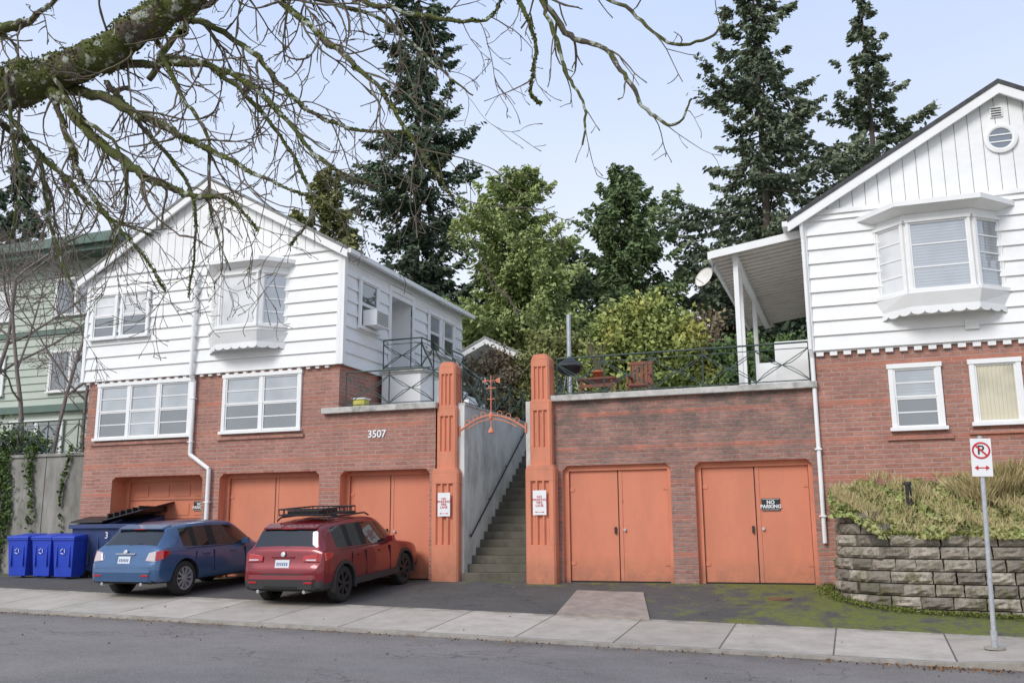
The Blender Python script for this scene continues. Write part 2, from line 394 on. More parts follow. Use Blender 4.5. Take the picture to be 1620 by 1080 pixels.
def gable_boards(mb,x0,x1,zbase,rx,zr,ze,y):
    mb.poly([(x0,y+.02,zbase),(x1,y+.02,zbase),(x1,y+.02,ze),(rx,y+.02,zr),(x0,y+.02,ze)],SLAB)
    def top(x): return zr-(zr-ze)*abs(x-rx)/((rx-x0) if x<rx else (x1-rx))
    x=x0;w=.25
    while x<x1-.01:
        b=min(x+w-.012,x1)
        pts=[(x,y,zbase),(b,y,zbase),(b,y,top(b))]
        if x<rx<b: pts.append((rx,y,zr))
        pts.append((x,y,top(x))); mb.poly(pts,WHS); x+=w
def bay(par,cx,zs0,zw0,zw1,zc,name='bay_window',co=0.0):
    mb=MB()
    def pl(d,f=.5): return [(cx-1.15-d,0),(cx-.58-d*.5,-f-d),(cx+.58+d*.5,-f-d),(cx+1.15+d,0)]
    mb.prism(pl(0),zs0+.15,zc,WHS)
    mb.prism(pl(.07),zw0-.14,zw0-.05,WH)
    mb.prism(pl(.04),zs0+.1,zs0+.36,WH,pl(.13))
    mb.prism(pl(.05),zs0+.02,zs0+.1,WH)
    P=pl(.045)
    for a,b in zip(P[:-1],P[1:]):
        T=Tf(a,(b[0]-a[0],b[1]-a[1])); ln=math.hypot(b[0]-a[0],b[1]-a[1]); n=max(2,round(ln/.26))
        for i in range(n):
            c=ln*(i+.5)/n; r=ln/n*.5; pts=[T(c+r*math.cos(t),.006,zs0+.022-.065*math.sin(t)) for t in lin(0,math.pi,9)]
            mb.poly(pts,WH)
    mb.prism(pl(.05),zw1+.05,zw1+.17,WH)
    mb.prism(pl(.1),zw1+.17,zw1+.26,WH,pl(.24+co))
    mb.prism(pl(.28+co),zw1+.26,zw1+.36,WH)
    mb.prism(pl(.26+co),zw1+.36,zw1+.56,WH,pl(-.25,.35))
    P=pl(0)
    for i,(a,b) in enumerate(zip(P[:-1],P[1:])):
        T=Tf(a,(b[0]-a[0],b[1]-a[1])); ln=math.hypot(b[0]-a[0],b[1]-a[1])
        if i==1: window(mb,T,.06,ln-.06,zw0,zw1,1,False,[(GC if cx<-5 else GB,)],0 if cx<-5 else 2,cas=.05)
        else: window(mb,T,.1,ln-.08,zw0,zw1,1,False,[(GB if i==2 else GC,)],3,cas=.06)
    return mb.finish(name,par)
def roundvent(mb,x,y,z,r,g):
    mb.lathe((x,y,z),(0,-1,0),[(0,r+.09),(.05,r+.09),(.06,r+.03),(.05,r),(.01,r-.01)],28,WH)
    mb.cyl((x,y,z),(x,y-.02,z),r,r,28,g)
    for k in range(1,3):
        zz=z-r+2*r*k/3; hw=math.sqrt(max(0,r*r-(zz-z)**2)); mb.box(x-hw,x+hw,y-.04,y-.022,zz-.012,zz+.012,WH)
def dentils(mb,x0,x1,y,z,w=.13,gap=.12,h=.085):
    x=x0
    while x<x1-w: 
        mb.box(x,x+w,y-.07,y,z-h,z-.002,WH); x+=w+gap
def door_pair(mb,x0,x1,z0,z1,y,split=True):
    mb.box(x0,x1,y,y+.05,z0+.03,z1,ORD)
    mb.box(x0,x1,y-.005,y+.02,z0,z0+.03,DARK)
    xm=(x0+x1)/2
    if split:
        mb.box(xm-.010,xm+.010,y-.004,y,z0+.03,z1,DARK); mb.box(xm+.02,xm+.09,y-.012,y-.001,z0+.03,z1,ORD)
        for xx in (x0+.004,x1-.012): mb.box(xx,xx+.008,y-.003,y-.001,z0+.03,z1,DARK)
        mb.box(xm-.09,xm-.05,y-.05,y-.001,z0+1.0,z0+1.14,BLKM); mb.cyl((xm+.13,y-.05,z0+1.08),(xm+.13,y,z0+1.08),.03,.03,10,GALV)
        for xx in (x0+.06,x1-.06):
            for zz in (.35,1.9): mb.box(xx-.05,xx+.05,y-.014,y-.001,z0+zz,z0+zz+.07,ORG)
    else:
        for i in range(1,5):
            zz=z0+(z1-z0)*i/5; mb.box(x0,x1,y-.003,y,zz-.008,zz+.008,DARK)
        for i in range(5):
            a=z0+(z1-z0)*i/5
            for j in range(4):
                u=x0+(x1-x0)*j/4; mb.box(u+.08,u+(x1-x0)/4-.08,y-.015,y-.001,a+.09,a+(z1-z0)/5-.09,ORD)
def garage_opening(mb,x0,x1,z1,rec,split=True,brick=BR1,ch=.10):
    mb.poly([(x0,0,0),(x0,rec+.05,0),(x0,rec+.05,z1),(x0,0,z1)],ORG); mb.poly([(x1,0,0),(x1,rec+.05,0),(x1,rec+.05,z1),(x1,0,z1)],ORG)
    mb.poly([(x0,0,z1),(x1,0,z1),(x1,rec+.05,z1),(x0,rec+.05,z1)],ORG)
    f=.11
    mb.box(x0,x0+f,rec-.06,rec+.04,0,z1,ORG); mb.box(x1-f*.8,x1,rec-.06,rec+.04,0,z1,ORG); mb.box(x0+f,x1-f*.8,rec-.06,rec+.04,z1-f,z1,ORG)
    for sx,xx in ((1,x0),(-1,x1)):
        mb.poly([(xx,.002,z1),(xx+sx*ch,.002,z1),(xx,.002,z1-ch)],brick); mb.poly([(xx+sx*ch,.002,z1),(xx,.002,z1-ch),(xx,rec,z1-ch),(xx+sx*ch,rec,z1)],ORG)
    door_pair(mb,x0+f,x1-f*.8,0,z1-f,rec,split)
def noparking(par,x,y,z):
    mb=MB(); mb.box(x-.18,x+.18,y-.012,y,z-.12,z+.12,BSIGN)
    for a,b,c,d in ((-.165,.165,.1,.106),(-.165,.165,-.106,-.1)): mb.box(x+a,x+b,y-.014,y-.012,z+c,z+d,WSIGN)
    mb.finish('no_parking_sign',par)
    text('NO\nPARKING',.098,Tf((0,y),(1,0)),x,.016,z,WSIGN,par,bold=.003)

# ---- left house
H1=root('brick_house')
mb=MB()
gar=[(-18.17,-15.35,0,2.5),(-14.84,-12.02,0,2.5)]
wall_holes(mb,-19.15,-11.55,-.4,5.05,gar,0,BR1)
mb.poly([(-11.55,0,3.5),(-11.55,7.5,3.5),(-11.55,7.5,5.05),(-11.55,0,5.05)],BR1)
mb.poly([(-19.15,0,-.4),(-19.15,7.5,-.4),(-19.15,7.5,5.05),(-19.15,0,5.05)],BR1)
for a,b in ((-18.95,-15.68),(-14.97,-12.47)): mb.box(a,b,-.05,0,3.33,3.4,BR1)
mb.finish('brick_walls',H1)
mb=MB()
garage_opening(mb,-18.17,-15.35,2.5,.6,False); garage_opening(mb,-14.84,-12.02,2.5,.32)
mb.finish('garage_doors',H1); noparking(H1,-15.83,.575,1.75)
mb=MB()
T=Tf((0,-.06),(1,0))
laps(mb,T,-19.32,-11.52,5.03,7.95,.325,WHS)
mb.box(-19.32,-11.52,-.06,0,5.03,5.06,WHS)
mb.box(-11.6,-11.5,-.125,-.02,5.03,7.95,WH); mb.box(-19.37,-19.27,-.125,-.02,5.03,7.95,WH)
T2=Tf((-11.5,0),(0,1))
laps(mb,T2,-.02,7.4,5.03,7.85,.325,WHS,[(2.45,3.75,5.03,7.45)])
mb.box(-11.5,-11.41,-.12,0.02,5.03,7.9,WH)
mb.poly([(-11.52,7.4,3.5),(-19.3,7.4,3.5),(-19.3,7.4,7.9),(-11.52,7.4,7.9)],WHS)
mb.poly([(-19.32,0,5),(-19.32,7.4,5),(-19.32,7.4,7.9),(-19.32,0,7.9)],WHS)
mb.poly([(-12.3,2.45,5.1),(-12.3,3.75,5.1),(-12.3,3.75,7.45),(-12.3,2.45,7.45)],WHS)
mb.poly([(-12.3,2.45,5.1),(-11.5,2.45,5.1),(-11.5,2.45,7.45),(-12.3,2.45,7.45)],WH); mb.poly([(-12.3,3.75,5.1),(-11.5,3.75,5.1),(-11.5,3.75,7.45),(-12.3,3.75,7.45)],WH)
mb.poly([(-12.3,2.45,7.45),(-11.5,2.45,7.45),(-11.5,3.75,7.45),(-12.3,3.75,7.45)],WH)
mb.poly([(-12.3,2.45,5.12),(-11.5,2.45,5.12),(-11.5,3.75,5.12),(-12.3,3.75,5.12)],SLAB)
mb.box(-12.29,-12.24,2.6,3.6,5.13,7.2,WH); mb.box(-12.235,-12.22,2.75,3.45,5.4,7.0,WHS)
mb.lbox(T2,2.33,2.45,.03,.07,5.1,7.57,WH); mb.lbox(T2,3.75,3.87,.03,.07,5.1,7.57,WH); mb.lbox(T2,2.45,3.75,.03,.07,7.45,7.57,WH)
dentils(mb,-19.2,-11.6,0,5.03,.10,.16,.06)
gable_boards(mb,-19.32,-11.5,7.95,-15.49,10.12,7.86,-.085)
mb.box(-19.32,-11.5,-.13,-.06,7.9,7.99,WH)
roundvent(mb,-15.35,-.09,9.15,.2,GC)
mb.finish('clapboard_walls',H1)
mb=MB()
roof(mb,-15.49,10.26,-19.62,-11.28,7.90,-.3,7.75,ROOFL); gutter(mb,-11.28,-.28,7.75,7.84,1)
mb.finish('gable_roof',H1)
mb=MB(); Tb=Tf((0,0),(1,0))
window(mb,Tb,-18.72,-15.88,3.52,4.88,3,True,[(GD,GB),(GB,GB),(GD,GB)],1)
window(mb,Tb,-14.76,-12.66,3.54,4.88,2,True,[(GD,GB),(GD,GB)],1)
Tu=Tf((0,-.11),(1,0))
window(mb,Tu,-19.05,-18.35,6.2,7.35,1,True,[(GD,GC)],1,cas=.07); window(mb,Tu,-18.1,-17.3,6.2,7.35,1,True,[(GD,GC)],1,cas=.07)
Ts=Tf((-11.45,0),(0,1))
window(mb,Ts,.75,1.6,6.12,7.3,1,True,[(GD,GD)],0)
window(mb,Ts,4.85,5.6,6.25,7.3,1,True,[(GD,GB)],0); window(mb,Ts,5.85,6.6,6.25,7.3,1,True,[(GD,GB)],0)
mb.finish('windows',H1)
mb=MB(); mb.lbox(Ts,.85,1.5,.03,.42,6.15,6.55,WH)
for i in range(8): mb.lbox(Ts,.88,1.47,.421,.43,6.19+i*.042,6.205+i*.042,BLKM)
mb.finish('window_air_conditioner',H1,bevel=.008)
bay(H1,-14.17,5.55,6.1,7.4,7.8)
mb=MB()
mb.tube([(-15.74,-.19,7.75),(-15.74,-.19,5.0),(-15.7,-.09,4.85),(-15.7,-.09,3.0),(-15.1,-.1,2.62),(-15.1,-.1,0.02)],.052,10,WH)
for z in (7.2,6.0,4.4,3.3,1.8,.8): mb.box((-15.81 if z>5 else -15.77) if z>2.7 else -15.17,(-15.67 if z>5 else -15.63) if z>2.7 else -15.03,-.24 if z>5 else -.15,-.03,z,z+.03,WH)
mb.finish('downspout',H1)

# ---- right house
H2=root('brick_house')
mb=MB()
mb.poly([(-.63,0,-.5),(6.95,0,-.5),(6.95,0,4.56),(-.63,0,4.56)],BR1)
mb.poly([(-.63,0,3.5),(-.63,9,3.5),(-.63,9,4.56),(-.63,0,4.56)],BR1); mb.poly([(6.95,0,0),(6.95,9,0),(6.95,9,4.56),(6.95,0,4.56)],BR1)
mb.box(.6,1.78,-.05,0,2.74,2.82,BR1); mb.box(2.05,3.05,-.05,0,2.8,2.88,BR1)
mb.finish('brick_walls',H2)
mb=MB()
laps(mb,T,-.68,7.0,4.58,7.45,.3,WHS)
mb.box(-.68,7.0,-.06,0,4.55,4.58,WHS); mb.box(-.74,-.63,-.125,0,4.56,7.45,WH)
dentils(mb,-.6,6.9,0,4.55,.14,.12,.08)
mb.poly([(-.68,0,4.5),(-.68,9,4.5),(-.68,9,7.4),(-.68,0,7.4)],WHS); mb.poly([(7.0,0,4.5),(7.0,9,4.5),(7.0,9,7.4),(7.0,0,7.4)],WHS)
gable_boards(mb,-.68,7.0,7.45,3.16,9.54,7.38,-.085); mb.box(-.68,7.0,-.13,-.06,7.4,7.49,WH)
roundvent(mb,3.12,-.09,8.55,.21,GD)
mb.box(2.98,3.2,-.12,-.085,9.0,9.22,WH)
for i in range(4): mb.box(3.0,3.18,-.135,-.12,9.02+i*.05,9.035+i*.05,DARK)
mb.box(2.15,2.4,-.14,-.03,4.8,4.98,WH)
mb.finish('clapboard_walls',H2)
mb=MB(); roof(mb,3.16,9.72,-.98,7.3,7.36,-.3,9.4,ROOF,.09); gutter(mb,-.98,-.28,9.4,7.29,-1)
mb.finish('gable_roof',H2)
mb=MB()
window(mb,Tb,.80,1.57,2.98,4.13,1,True,[(GD,GB)],1)
window(mb,Tb,2.24,2.95,3.02,4.13,1,False,[(GY,)],0)
for i in range(9): mb.box(2.30+i*.07,2.32+i*.07,-.03,-.013,3.06,4.09,GY)
mb.finish('windows',H2)
bay(H2,1.80,5.12,5.55,6.9,7.35,co=.08)
mb=MB(); mb.tube([(-.72,-.2,7.25),(-.70,-.14,6.9),(-.70,-.14,4.6),(-.68,-.06,4.45),(-.68,-.06,.8)],.042,10,WH)
for z in (6.6,5.2,3.9,2.6,1.3): mb.box(-.75,-.62,-.12,-.0,z,z+.03,WH)
mb.finish('downspout',H2)
cp=root('porch_canopy'); mb=MB()
def cz(x): return 7.13-(-.68-x)*.14
x0,x1=-2.62,-.69
mb.hexa([(x0,.1,cz(x0)),(x1,.1,cz(x1)),(x1,8,cz(x1)),(x0,8,cz(x0)),(x0,.1,cz(x0)+.03),(x1,.1,cz(x1)+.03),(x1,8,cz(x1)+.03),(x0,8,cz(x0)+.03)],BEIGE)
for i in range(27):
    y=.15+i*.3; mb.hexa([(x0,y,cz(x0)-.05),(x1,y,cz(x1)-.05),(x1,y+.06,cz(x1)-.05),(x0,y+.06,cz(x0)-.05),(x0,y,cz(x0)-.001),(x1,y,cz(x1)-.001),(x1,y+.06,cz(x1)-.001),(x0,y+.06,cz(x0)-.001)],BEIGE)
mb.hexa([(x0,.06,cz(x0)-.1),(x1,.06,cz(x1)-.1),(x1,.1,cz(x1)-.1),(x0,.1,cz(x0)-.1),(x0,.06,cz(x0)+.06),(x1,.06,cz(x1)+.06),(x1,.1,cz(x1)+.06),(x0,.1,cz(x0)+.06)],WH)
mb.box(x0-.06,x0,.06,8,cz(x0)-.12,cz(x0)+.05,WH)
mb.hexa([(-2.2,.3,cz(-2.2)-.17),(-2.08,.3,cz(-2.08)-.17),(-2.08,8,cz(-2.08)-.17),(-2.2,8,cz(-2.2)-.17),(-2.2,.3,cz(-2.2)-.052),(-2.08,.3,cz(-2.08)-.052),(-2.08,8,cz(-2.08)-.052),(-2.2,8,cz(-2.2)-.052)],WH)
for y in (.35,1.1,4.2): mb.box(-2.19,-2.09,y,y+.1,3.86,cz(-2.1)-.16,WH)
mb.finish('canopy_frame',cp)

# ---- garage blocks and terraces
GB1=root('garage_terrace_block'); mb=MB()
wall_holes(mb,-11.55,-9.0,-.4,3.86,[(-11.45,-9.14,0,2.48)],0,BR1)
mb.finish('brick_walls',GB1); mb=MB(); garage_opening(mb,-11.45,-9.14,2.48,.32); mb.finish('garage_doors',GB1)
mb=MB(); mb.box(-11.95,-8.95,-.13,.25,3.84,3.98,SLAB); mb.box(-11.55,-8.6,.25,8,3.7,3.86,SLAB); mb.finish('terrace_slab',GB1,bevel=.012)
T0=Tf((0,0),(1,0)); text('3507',.24,T0,-10.5,.02,3.31,WSIGN,GB1,'house_number',.005)
mb=MB()
mb.box(-11.4,-10.3,1.9,4.6,3.86,5.1,WH); mb.box(-11.4,-10.22,1.82,4.68,5.1,5.17,SLAB)
for i in range(6): mb.box(-10.3+i*.26,-10.04+i*.26,2.6,3.8,3.86,4.93-i*.18,WH)
mb.finish('entry_porch',GB1)
RL=root('terrace_railing'); mb=MB()
railing(mb,(-11.4,.08,3.98),(-9.1,.08,3.98)); railing(mb,(-8.46,.3,3.95),(-8.46,5.6,3.95))
railing(mb,(-10.26,1.86,5.15),(-10.26,2.6,5.15),.8); railing(mb,(-11.35,1.86,5.15),(-10.26,1.86,5.15),.8); railing(mb,(-10.26,3.85,5.15),(-10.26,4.6,5.15),.8)
railing(mb,(-10.26,2.6,5.15),(-8.8,2.6,4.0),.8)
mb.finish('ironwork',RL)
GB2=root('garage_terrace_block'); mb=MB()
wall_holes(mb,-6.6,-.63,-.5,3.86,[(-5.99,-3.65,0,2.44),(-3.15,-.83,0,2.44)],0,BR2)
mb.finish('brick_walls',GB2); mb=MB(); garage_opening(mb,-5.99,-3.65,2.44,.16,True,BR2); garage_opening(mb,-3.15,-.83,2.44,.2,True,BR2); mb.finish('garage_doors',GB2)
noparking(GB2,-1.68,.185,1.56); text('1',.13,Tf((0,.16),(1,0)),-4.72,.004,1.66,BSIGN,GB2,bold=.003)
mb=MB(); mb.box(-6.2,-.62,-.13,.25,3.84,3.97,SLAB); mb.box(-6.6,-.63,.25,8,3.7,3.86,SLAB); mb.finish('terrace_slab',GB2,bevel=.012)
mb=MB(); mb.box(-1.45,-.7,.6,2.4,3.86,4.95,WH); mb.box(-1.85,-1.45,.8,2.4,3.86,4.55,WH); mb.box(-2.0,-1.85,.9,2.4,3.86,4.2,WH); mb.finish('porch_steps',GB2)
RL=root('terrace_railing'); mb=MB()
railing(mb,(-6.1,.08,3.97),(-.75,.08,3.97),.84); railing(mb,(-6.72,.3,3.9),(-6.72,5.6,3.9)); mb.finish('ironwork',RL)
# ---- stairs
ST=root('staircase'); mb=MB()
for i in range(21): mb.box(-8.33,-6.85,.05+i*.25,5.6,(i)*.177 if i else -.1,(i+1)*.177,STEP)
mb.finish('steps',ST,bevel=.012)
mb=MB(); mb.box(-8.58,-8.33,.1,6,-.3,3.9,STW); mb.box(-6.85,-6.6,.1,6,-.3,3.9,STW); mb.box(-8.6,-8.31,.1,6,3.9,3.95,SLAB); mb.finish('side_walls',ST)
mb=MB(); a=(-8.25,.3,.95);b=(-8.25,5.2,4.45)
mb.cyl(a,b,.022,.022,6,BLKM)
for t in lin(.02,.98,5): 
    p=Vector(a).lerp(Vector(b),t); mb.cyl(p,(-8.33,p.y,p.z-.05),.01,.01,5,BLKM)
mb.finish('handrail',ST)
# ---- pillars
def pillar(cx,y0):
    par=root('fluted_pillar'); mb=MB()
    def sec(hx,d,nf,g):
        yy0=y0; yy1=y0+d; pts=[]
        def side(ax,ay,bx,by,nx,ny):
            ln=math.hypot(bx-ax,by-ay); ux,uy=(bx-ax)/ln,(by-ay)/ln; m_=.16*ln; w=(ln-2*m_)/nf
            pts.append((ax+ux*.04,ay+uy*.04))
            for k in range(nf):
                s=m_+k*w
                for q,dp in ((s+.12*w,0),(s+.3*w,g),(s+.7*w,g),(s+.88*w,0)): pts.append((ax+ux*q-nx*dp,ay+uy*q-ny*dp))
            pts.append((bx-ux*.04,by-uy*.04))
        side(cx-hx,yy0,cx+hx,yy0,0,-1); side(cx+hx,yy0,cx+hx,yy1,1,0); side(cx+hx,yy1,cx-hx,yy1,0,1); side(cx-hx,yy1,cx-hx,yy0,-1,0)
        return pts
    def st(h0,h1,hx,d,g=.055): mb.prism(sec(hx,d,3,g),h0,h1,ORG)
    D=.62
    mb.prism(sec(.335,D,3,.0),-.3,.78,ORG); 
    st(.78,2.12,.335,D); mb.prism(sec(.335,D,3,0),2.12,2.36,ORG); mb.prism(sec(.335,D,3,0),2.36,2.46,ORG,sec(.29,D,3,0))
    y0+=.09
    D2=.45
    mb.prism(sec(.25,D2,3,.0),2.44,2.85,ORG); st(2.85,3.65,.25,D2,.045); mb.prism(sec(.25,D2,3,0),3.65,3.82,ORG); mb.prism(sec(.25,D2,3,0),3.82,3.9,ORG,sec(.215,D2,3,0))
    st(3.9,4.62,.215,D2-.03,.04); mb.prism(sec(.215,D2-.03,3,0),4.62,4.78,ORG); mb.prism(sec(.215,D2-.03,3,0),4.78,4.9,ORG,sec(.15,D2-.1,3,0))
    mb.finish('shaft',par,bevel=.006)
    sg=MB(); y=y0-.115; sg.box(cx-.15,cx+.15,y,y+.012,1.40,1.92,WSIGN); 
    sg.box(cx-.075,cx+.075,y-.003,y,1.458,1.466,RSIGN); 
    for s in (-1,1): sg.poly([(cx+s*.105,y-.003,1.462),(cx+s*.07,y-.003,1.482),(cx+s*.07,y-.003,1.442)],RSIGN)
    sg.finish('fire_lane_sign',par); text('NO\nPARKING\nFIRE\nLANE',.073,Tf((0,y),(1,0)),cx,.004,1.69,RSIGN,par,bold=.0)
pillar(-8.72,-.12); pillar(-6.42,-.28)
AR=root('ornamental_gate_bracket'); mb=MB(); y=.1
for s,xe in ((-1,-8.45),(1,-6.85)):
    pts=[]
    for i in range(9):
        t=i/8; pts.append((-7.68+(xe+7.68)*t,y,3.64-.34*t+.07*math.sin(t*math.pi)))
    mb.tube(pts,.022,6,ORG)
    mb.tube([(p[0],p[1],p[2]-.09) for p in pts[:7]],.014,5,ORG)
    mb.cyl((xe,y,3.2),(xe,y,3.42),.03,.03,6,ORG)
    for k in range(3): 
        c=Vector(pts[2+k*2]); mb.tube([c+Vector((.06*math.cos(t),0,.06+.06*math.sin(t))) for t in lin(0,6.28,9)],.009,4,ORG)
mb.cyl((-7.68,y,3.3),(-7.68,y,4.55),.016,.012,6,ORG)
mb.lathe((-7.68,y,3.62),(0,0,1),[(-.1,0),(-.07,.04),(0,.055),(.07,.04),(.1,0)],10,ORG)
mb.lathe((-7.68,y,3.24),(0,0,1),[(0,.08),(.02,.075),(.12,.02),(.14,0)],10,ORG)
for zz,wd in ((4.0,.18),(4.25,.26)): mb.cyl((-7.68-wd/2,y,zz),(-7.68+wd/2,y,zz),.012,.012,5,ORG)
mb.poly([(-7.90,y,4.42),(-7.80,y,4.47),(-7.80,y,4.37)],ORG); mb.poly([(-7.56,y,4.45),(-7.46,y,4.49),(-7.46,y,4.35),(-7.56,y,4.39)],ORG); mb.cyl((-7.85,y,4.42),(-7.5,y,4.42),.012,.012,5,ORG)
mb.finish('ironwork',AR)

# ------------------------------------------------------------ terrace items
g=root('kettle_grill'); mb=MB(); c=(-6.0,.75,4.72)
mb.lathe(c,(0,0,1),[(-.2,.0),(-.19,.1),(-.12,.24),(0,.30),(.01,.31),(.02,.30),(.12,.24),(.19,.1),(.2,0)],20,BLKM)
for a in (0,2.1,4.2): mb.cyl((c[0]+.12*math.cos(a),c[1]+.12*math.sin(a),4.55),(c[0]+.27*math.cos(a),c[1]+.27*math.sin(a),3.87),.013,.013,6,GALV)
mb.cyl((c[0],c[1],4.92),(c[0],c[1],4.97),.04,.04,8,BLKM); mb.finish('kettle',g,smooth=True)
g=root('patio_table'); mb=MB()
for i in range(6): mb.box(-5.75,-4.9,.5+i*.12,.6+i*.12,4.38,4.42,WOODR)
for a,b in ((-5.68,.55),(-4.97,.55),(-5.68,1.1),(-4.97,1.1)): mb.cyl((a,b,3.86),(a,b,4.38),.03,.03,6,WOODR)
mb.box(-5.7,-4.95,.53,.58,4.2,4.27,WOODR); mb.finish('table_frame',g)
g=root('patio_chair'); mb=MB()
for i in range(5): mb.box(-4.72+i*.1,-4.65+i*.1,1.42,1.46,4.28,4.82,WOODR)
mb.box(-4.74,-4.22,1.0,1.44,4.26,4.3,WOODR); mb.box(-4.76,-4.2,1.41,1.47,4.80,4.87,WOODR)
for a in (-4.73,-4.23):
    mb.box(a-.02,a+.02,1.42,1.46,3.86,4.8,WOODR); mb.box(a-.02,a+.02,1.0,1.04,3.86,4.5,WOODR); mb.box(a-.03,a+.03,1.0,1.44,4.48,4.52,WOODR)
mb.finish('chair_frame',g)
g=root('flower_pot'); mb=MB(); mb.lathe((-5.35,.8,4.42),(0,0,1),[(0,.0),(0,.09),(.14,.13),(.14,.15),(.18,.15),(.18,.12),(.16,0)],16,TERR); mb.finish('pot',g,smooth=True)
mb=MB()
for i in range(9): mb.cyl((-5.35+R.uniform(-.05,.05),.8,4.58),(-5.35+R.uniform(-.25,.2),.8+R.uniform(-.1,.1),5.1+R.uniform(0,.45)),.014,.009,5,TWIG)
mb.finish('cane_stems',g)
g=root('vent_pole'); mb=MB(); mb.cyl((-6.55,2.6,3.86),(-6.55,2.6,6.4),.055,.055,10,GALV); mb.finish('pole',g)
g=root('satellite_dish'); mb=MB(); mb.lathe((-2.78,.3,6.4),(-.5,-.75,.35),[(0,0),(.01,.1),(.04,.2),(.055,.24),(.06,.235)],24,BEIGE)
mb.cyl((-2.76,.35,6.38),(-2.6,.5,6.75),.02,.02,6,GALV); mb.cyl((-2.78,.3,6.25),(-2.95,.02,6.35),.01,.01,5,GALV); mb.finish('dish',g,smooth=True)
g=root('storage_crate'); mb=MB(); mb.box(-11.3,-11.0,.25,.5,3.98,4.2,flat('crate_yellow',(.6,.55,.12),.6)); mb.box(-11.33,-10.97,.22,.53,4.2,4.23,WH); mb.finish('crate',g)

# ------------------------------------------------------------ leaves
def leafobj(name,P,size,m,parent=None,el=1.8,dirs=None,tint=None,jit=1.0,njit=.45):
    P=np.asarray(P,float); n=len(P); size=np.broadcast_to(np.asarray(size,float),(n,))
    a=rng.normal(size=(n,3))*jit
    if dirs is not None: a=a*njit+np.asarray(dirs)
    a/=np.linalg.norm(a,axis=1)[:,None]+1e-9
    b=np.cross(a,rng.normal(size=(n,3))); b/=np.linalg.norm(b,axis=1)[:,None]+1e-9
    s=size[:,None]
    V=np.stack([P-a*s*el/2,P+b*s/2,P+a*s*el/2,P-b*s/2],1).reshape(-1,3)
    me=bpy.data.meshes.new(name); me.vertices.add(4*n); me.vertices.foreach_set('co',V.ravel())
    me.loops.add(4*n); me.loops.foreach_set('vertex_index',np.arange(4*n,dtype=np.int32))
    me.polygons.add(n); me.polygons.foreach_set('loop_start',np.arange(0,4*n,4,dtype=np.int32))
    if tint is None: tint=rng.random(n)
    at=me.attributes.new('tint','FLOAT','FACE'); at.data.foreach_set('value',np.clip(tint,0,1).astype(np.float32))
    me.materials.append(m); me.update(); me.validate()
    o=bpy.data.objects.new(name,me); COL.objects.link(o)
    if parent: o.parent=parent
    return o
def conifer(name,x,y,z0,H,Rm,cs,nb,dens,leaf,m,p=.8,droop=.35,tipup=.15,minr=.25,flat_=.22,el=2.2,up=0.0,trunk=.3,lv=(.4,.8),spread=.2):
    par=root(name,(0,0,0)); mb=MB(); mb.cyl((x,y,z0),(x,y,z0+H),trunk,.03,8,BARK); 
    PP=[];DD=[];TT=[];SS=[]; ph=rng.random()*6.28
    for i in range(nb):
        h=cs+(1-cs)*(i+rng.random())/nb
        rel=(h-cs)/(1-cs); az=rng.random()*6.283
        side_v=1+.22*math.sin(az*2+rel*9+ph)+.12*math.sin(rel*23+ph)
        Lb=(Rm*(1-rel)**p*(min(1,.55+rel*3)) +minr*.6)*(lv[0]+lv[1]*rng.random())*side_v
        d=np.array([math.cos(az),math.sin(az),0]); side=np.array([-d[1],d[0],0])
        n=max(14,int(Lb*dens))
        nc=max(3,int(Lb*2.2)); cc=(rng.random(nc)**.7); ci=rng.integers(0,nc,n); s=np.clip(cc[ci]+rng.normal(size=n)*.07,0,1.05)
        cl_=rng.normal(size=nc)*(Lb*spread*(1.1-cc)+.05); lat=cl_[ci]+rng.normal(size=n)*.13
        zz=up*Lb*s-droop*Lb*s*(1-.35*s)+tipup*Lb*s**3-np.abs(rng.normal(size=n))*flat_*(.5+.6*(1-s))-np.abs(lat)*.35
        P=np.array([x,y,z0+h*H])+d*(s*Lb)[:,None]+side*lat[:,None]; P[:,2]+=zz
        PP.append(P); dd=d*.8+side*np.sign(lat)[:,None]*.5+np.array([0,0,-.45]); DD.append(dd)
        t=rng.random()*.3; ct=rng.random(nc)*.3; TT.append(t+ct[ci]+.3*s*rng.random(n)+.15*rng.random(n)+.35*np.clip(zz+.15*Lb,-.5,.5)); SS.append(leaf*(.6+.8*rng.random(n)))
        if i%3==0 and Lb>.8:
            e=(x+d[0]*Lb*.8,y+d[1]*Lb*.8,z0+h*H-(droop-up)*Lb*.55); mb.cyl((x,y,z0+h*H),e,.05,.012,4,BARK)
    mb.finish('trunk_and_limbs',par)
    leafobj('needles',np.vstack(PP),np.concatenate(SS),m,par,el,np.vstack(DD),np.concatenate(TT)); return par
conifer('fir_tree',-20.2,22,4,31,5.1,.12,310,72,.13,F_FIR,.75,.42,.25,lv=(.35,.85))
conifer('fir_tree',-3.1,24,5,23.8,5.2,.18,240,75,.13,F_FIR2,.7,.4,.25,lv=(.35,.85))
conifer('fir_tree',2.0,30,6,23.5,5.4,.15,190,68,.14,F_FIR2,.82,.35,.25,lv=(.3,.9))
conifer('cedar_tree',-12.7,16,3.7,12.4,3.9,.05,310,115,.095,F_CED,.5,.25,.1,up=.35,flat_=.35,spread=.28)
conifer('cedar_tree',-22.3,17,3.7,14.3,3.0,.1,200,90,.12,F_OLV,.6,.3,.1,up=.3,flat_=.35)
conifer('pine_tree',-8.9,20,4,13.2,3.3,.15,230,100,.11,F_PINE,.5,.1,.15,up=.4,flat_=.3,spread=.28)
conifer('fir_tree',-45,20,4,19.5,4.5,.1,150,55,.18,F_FIR,.75,.42,.25)
par=root('background_trees'); PP=[];TT=[];DD=[];SS=[]; mb=MB()
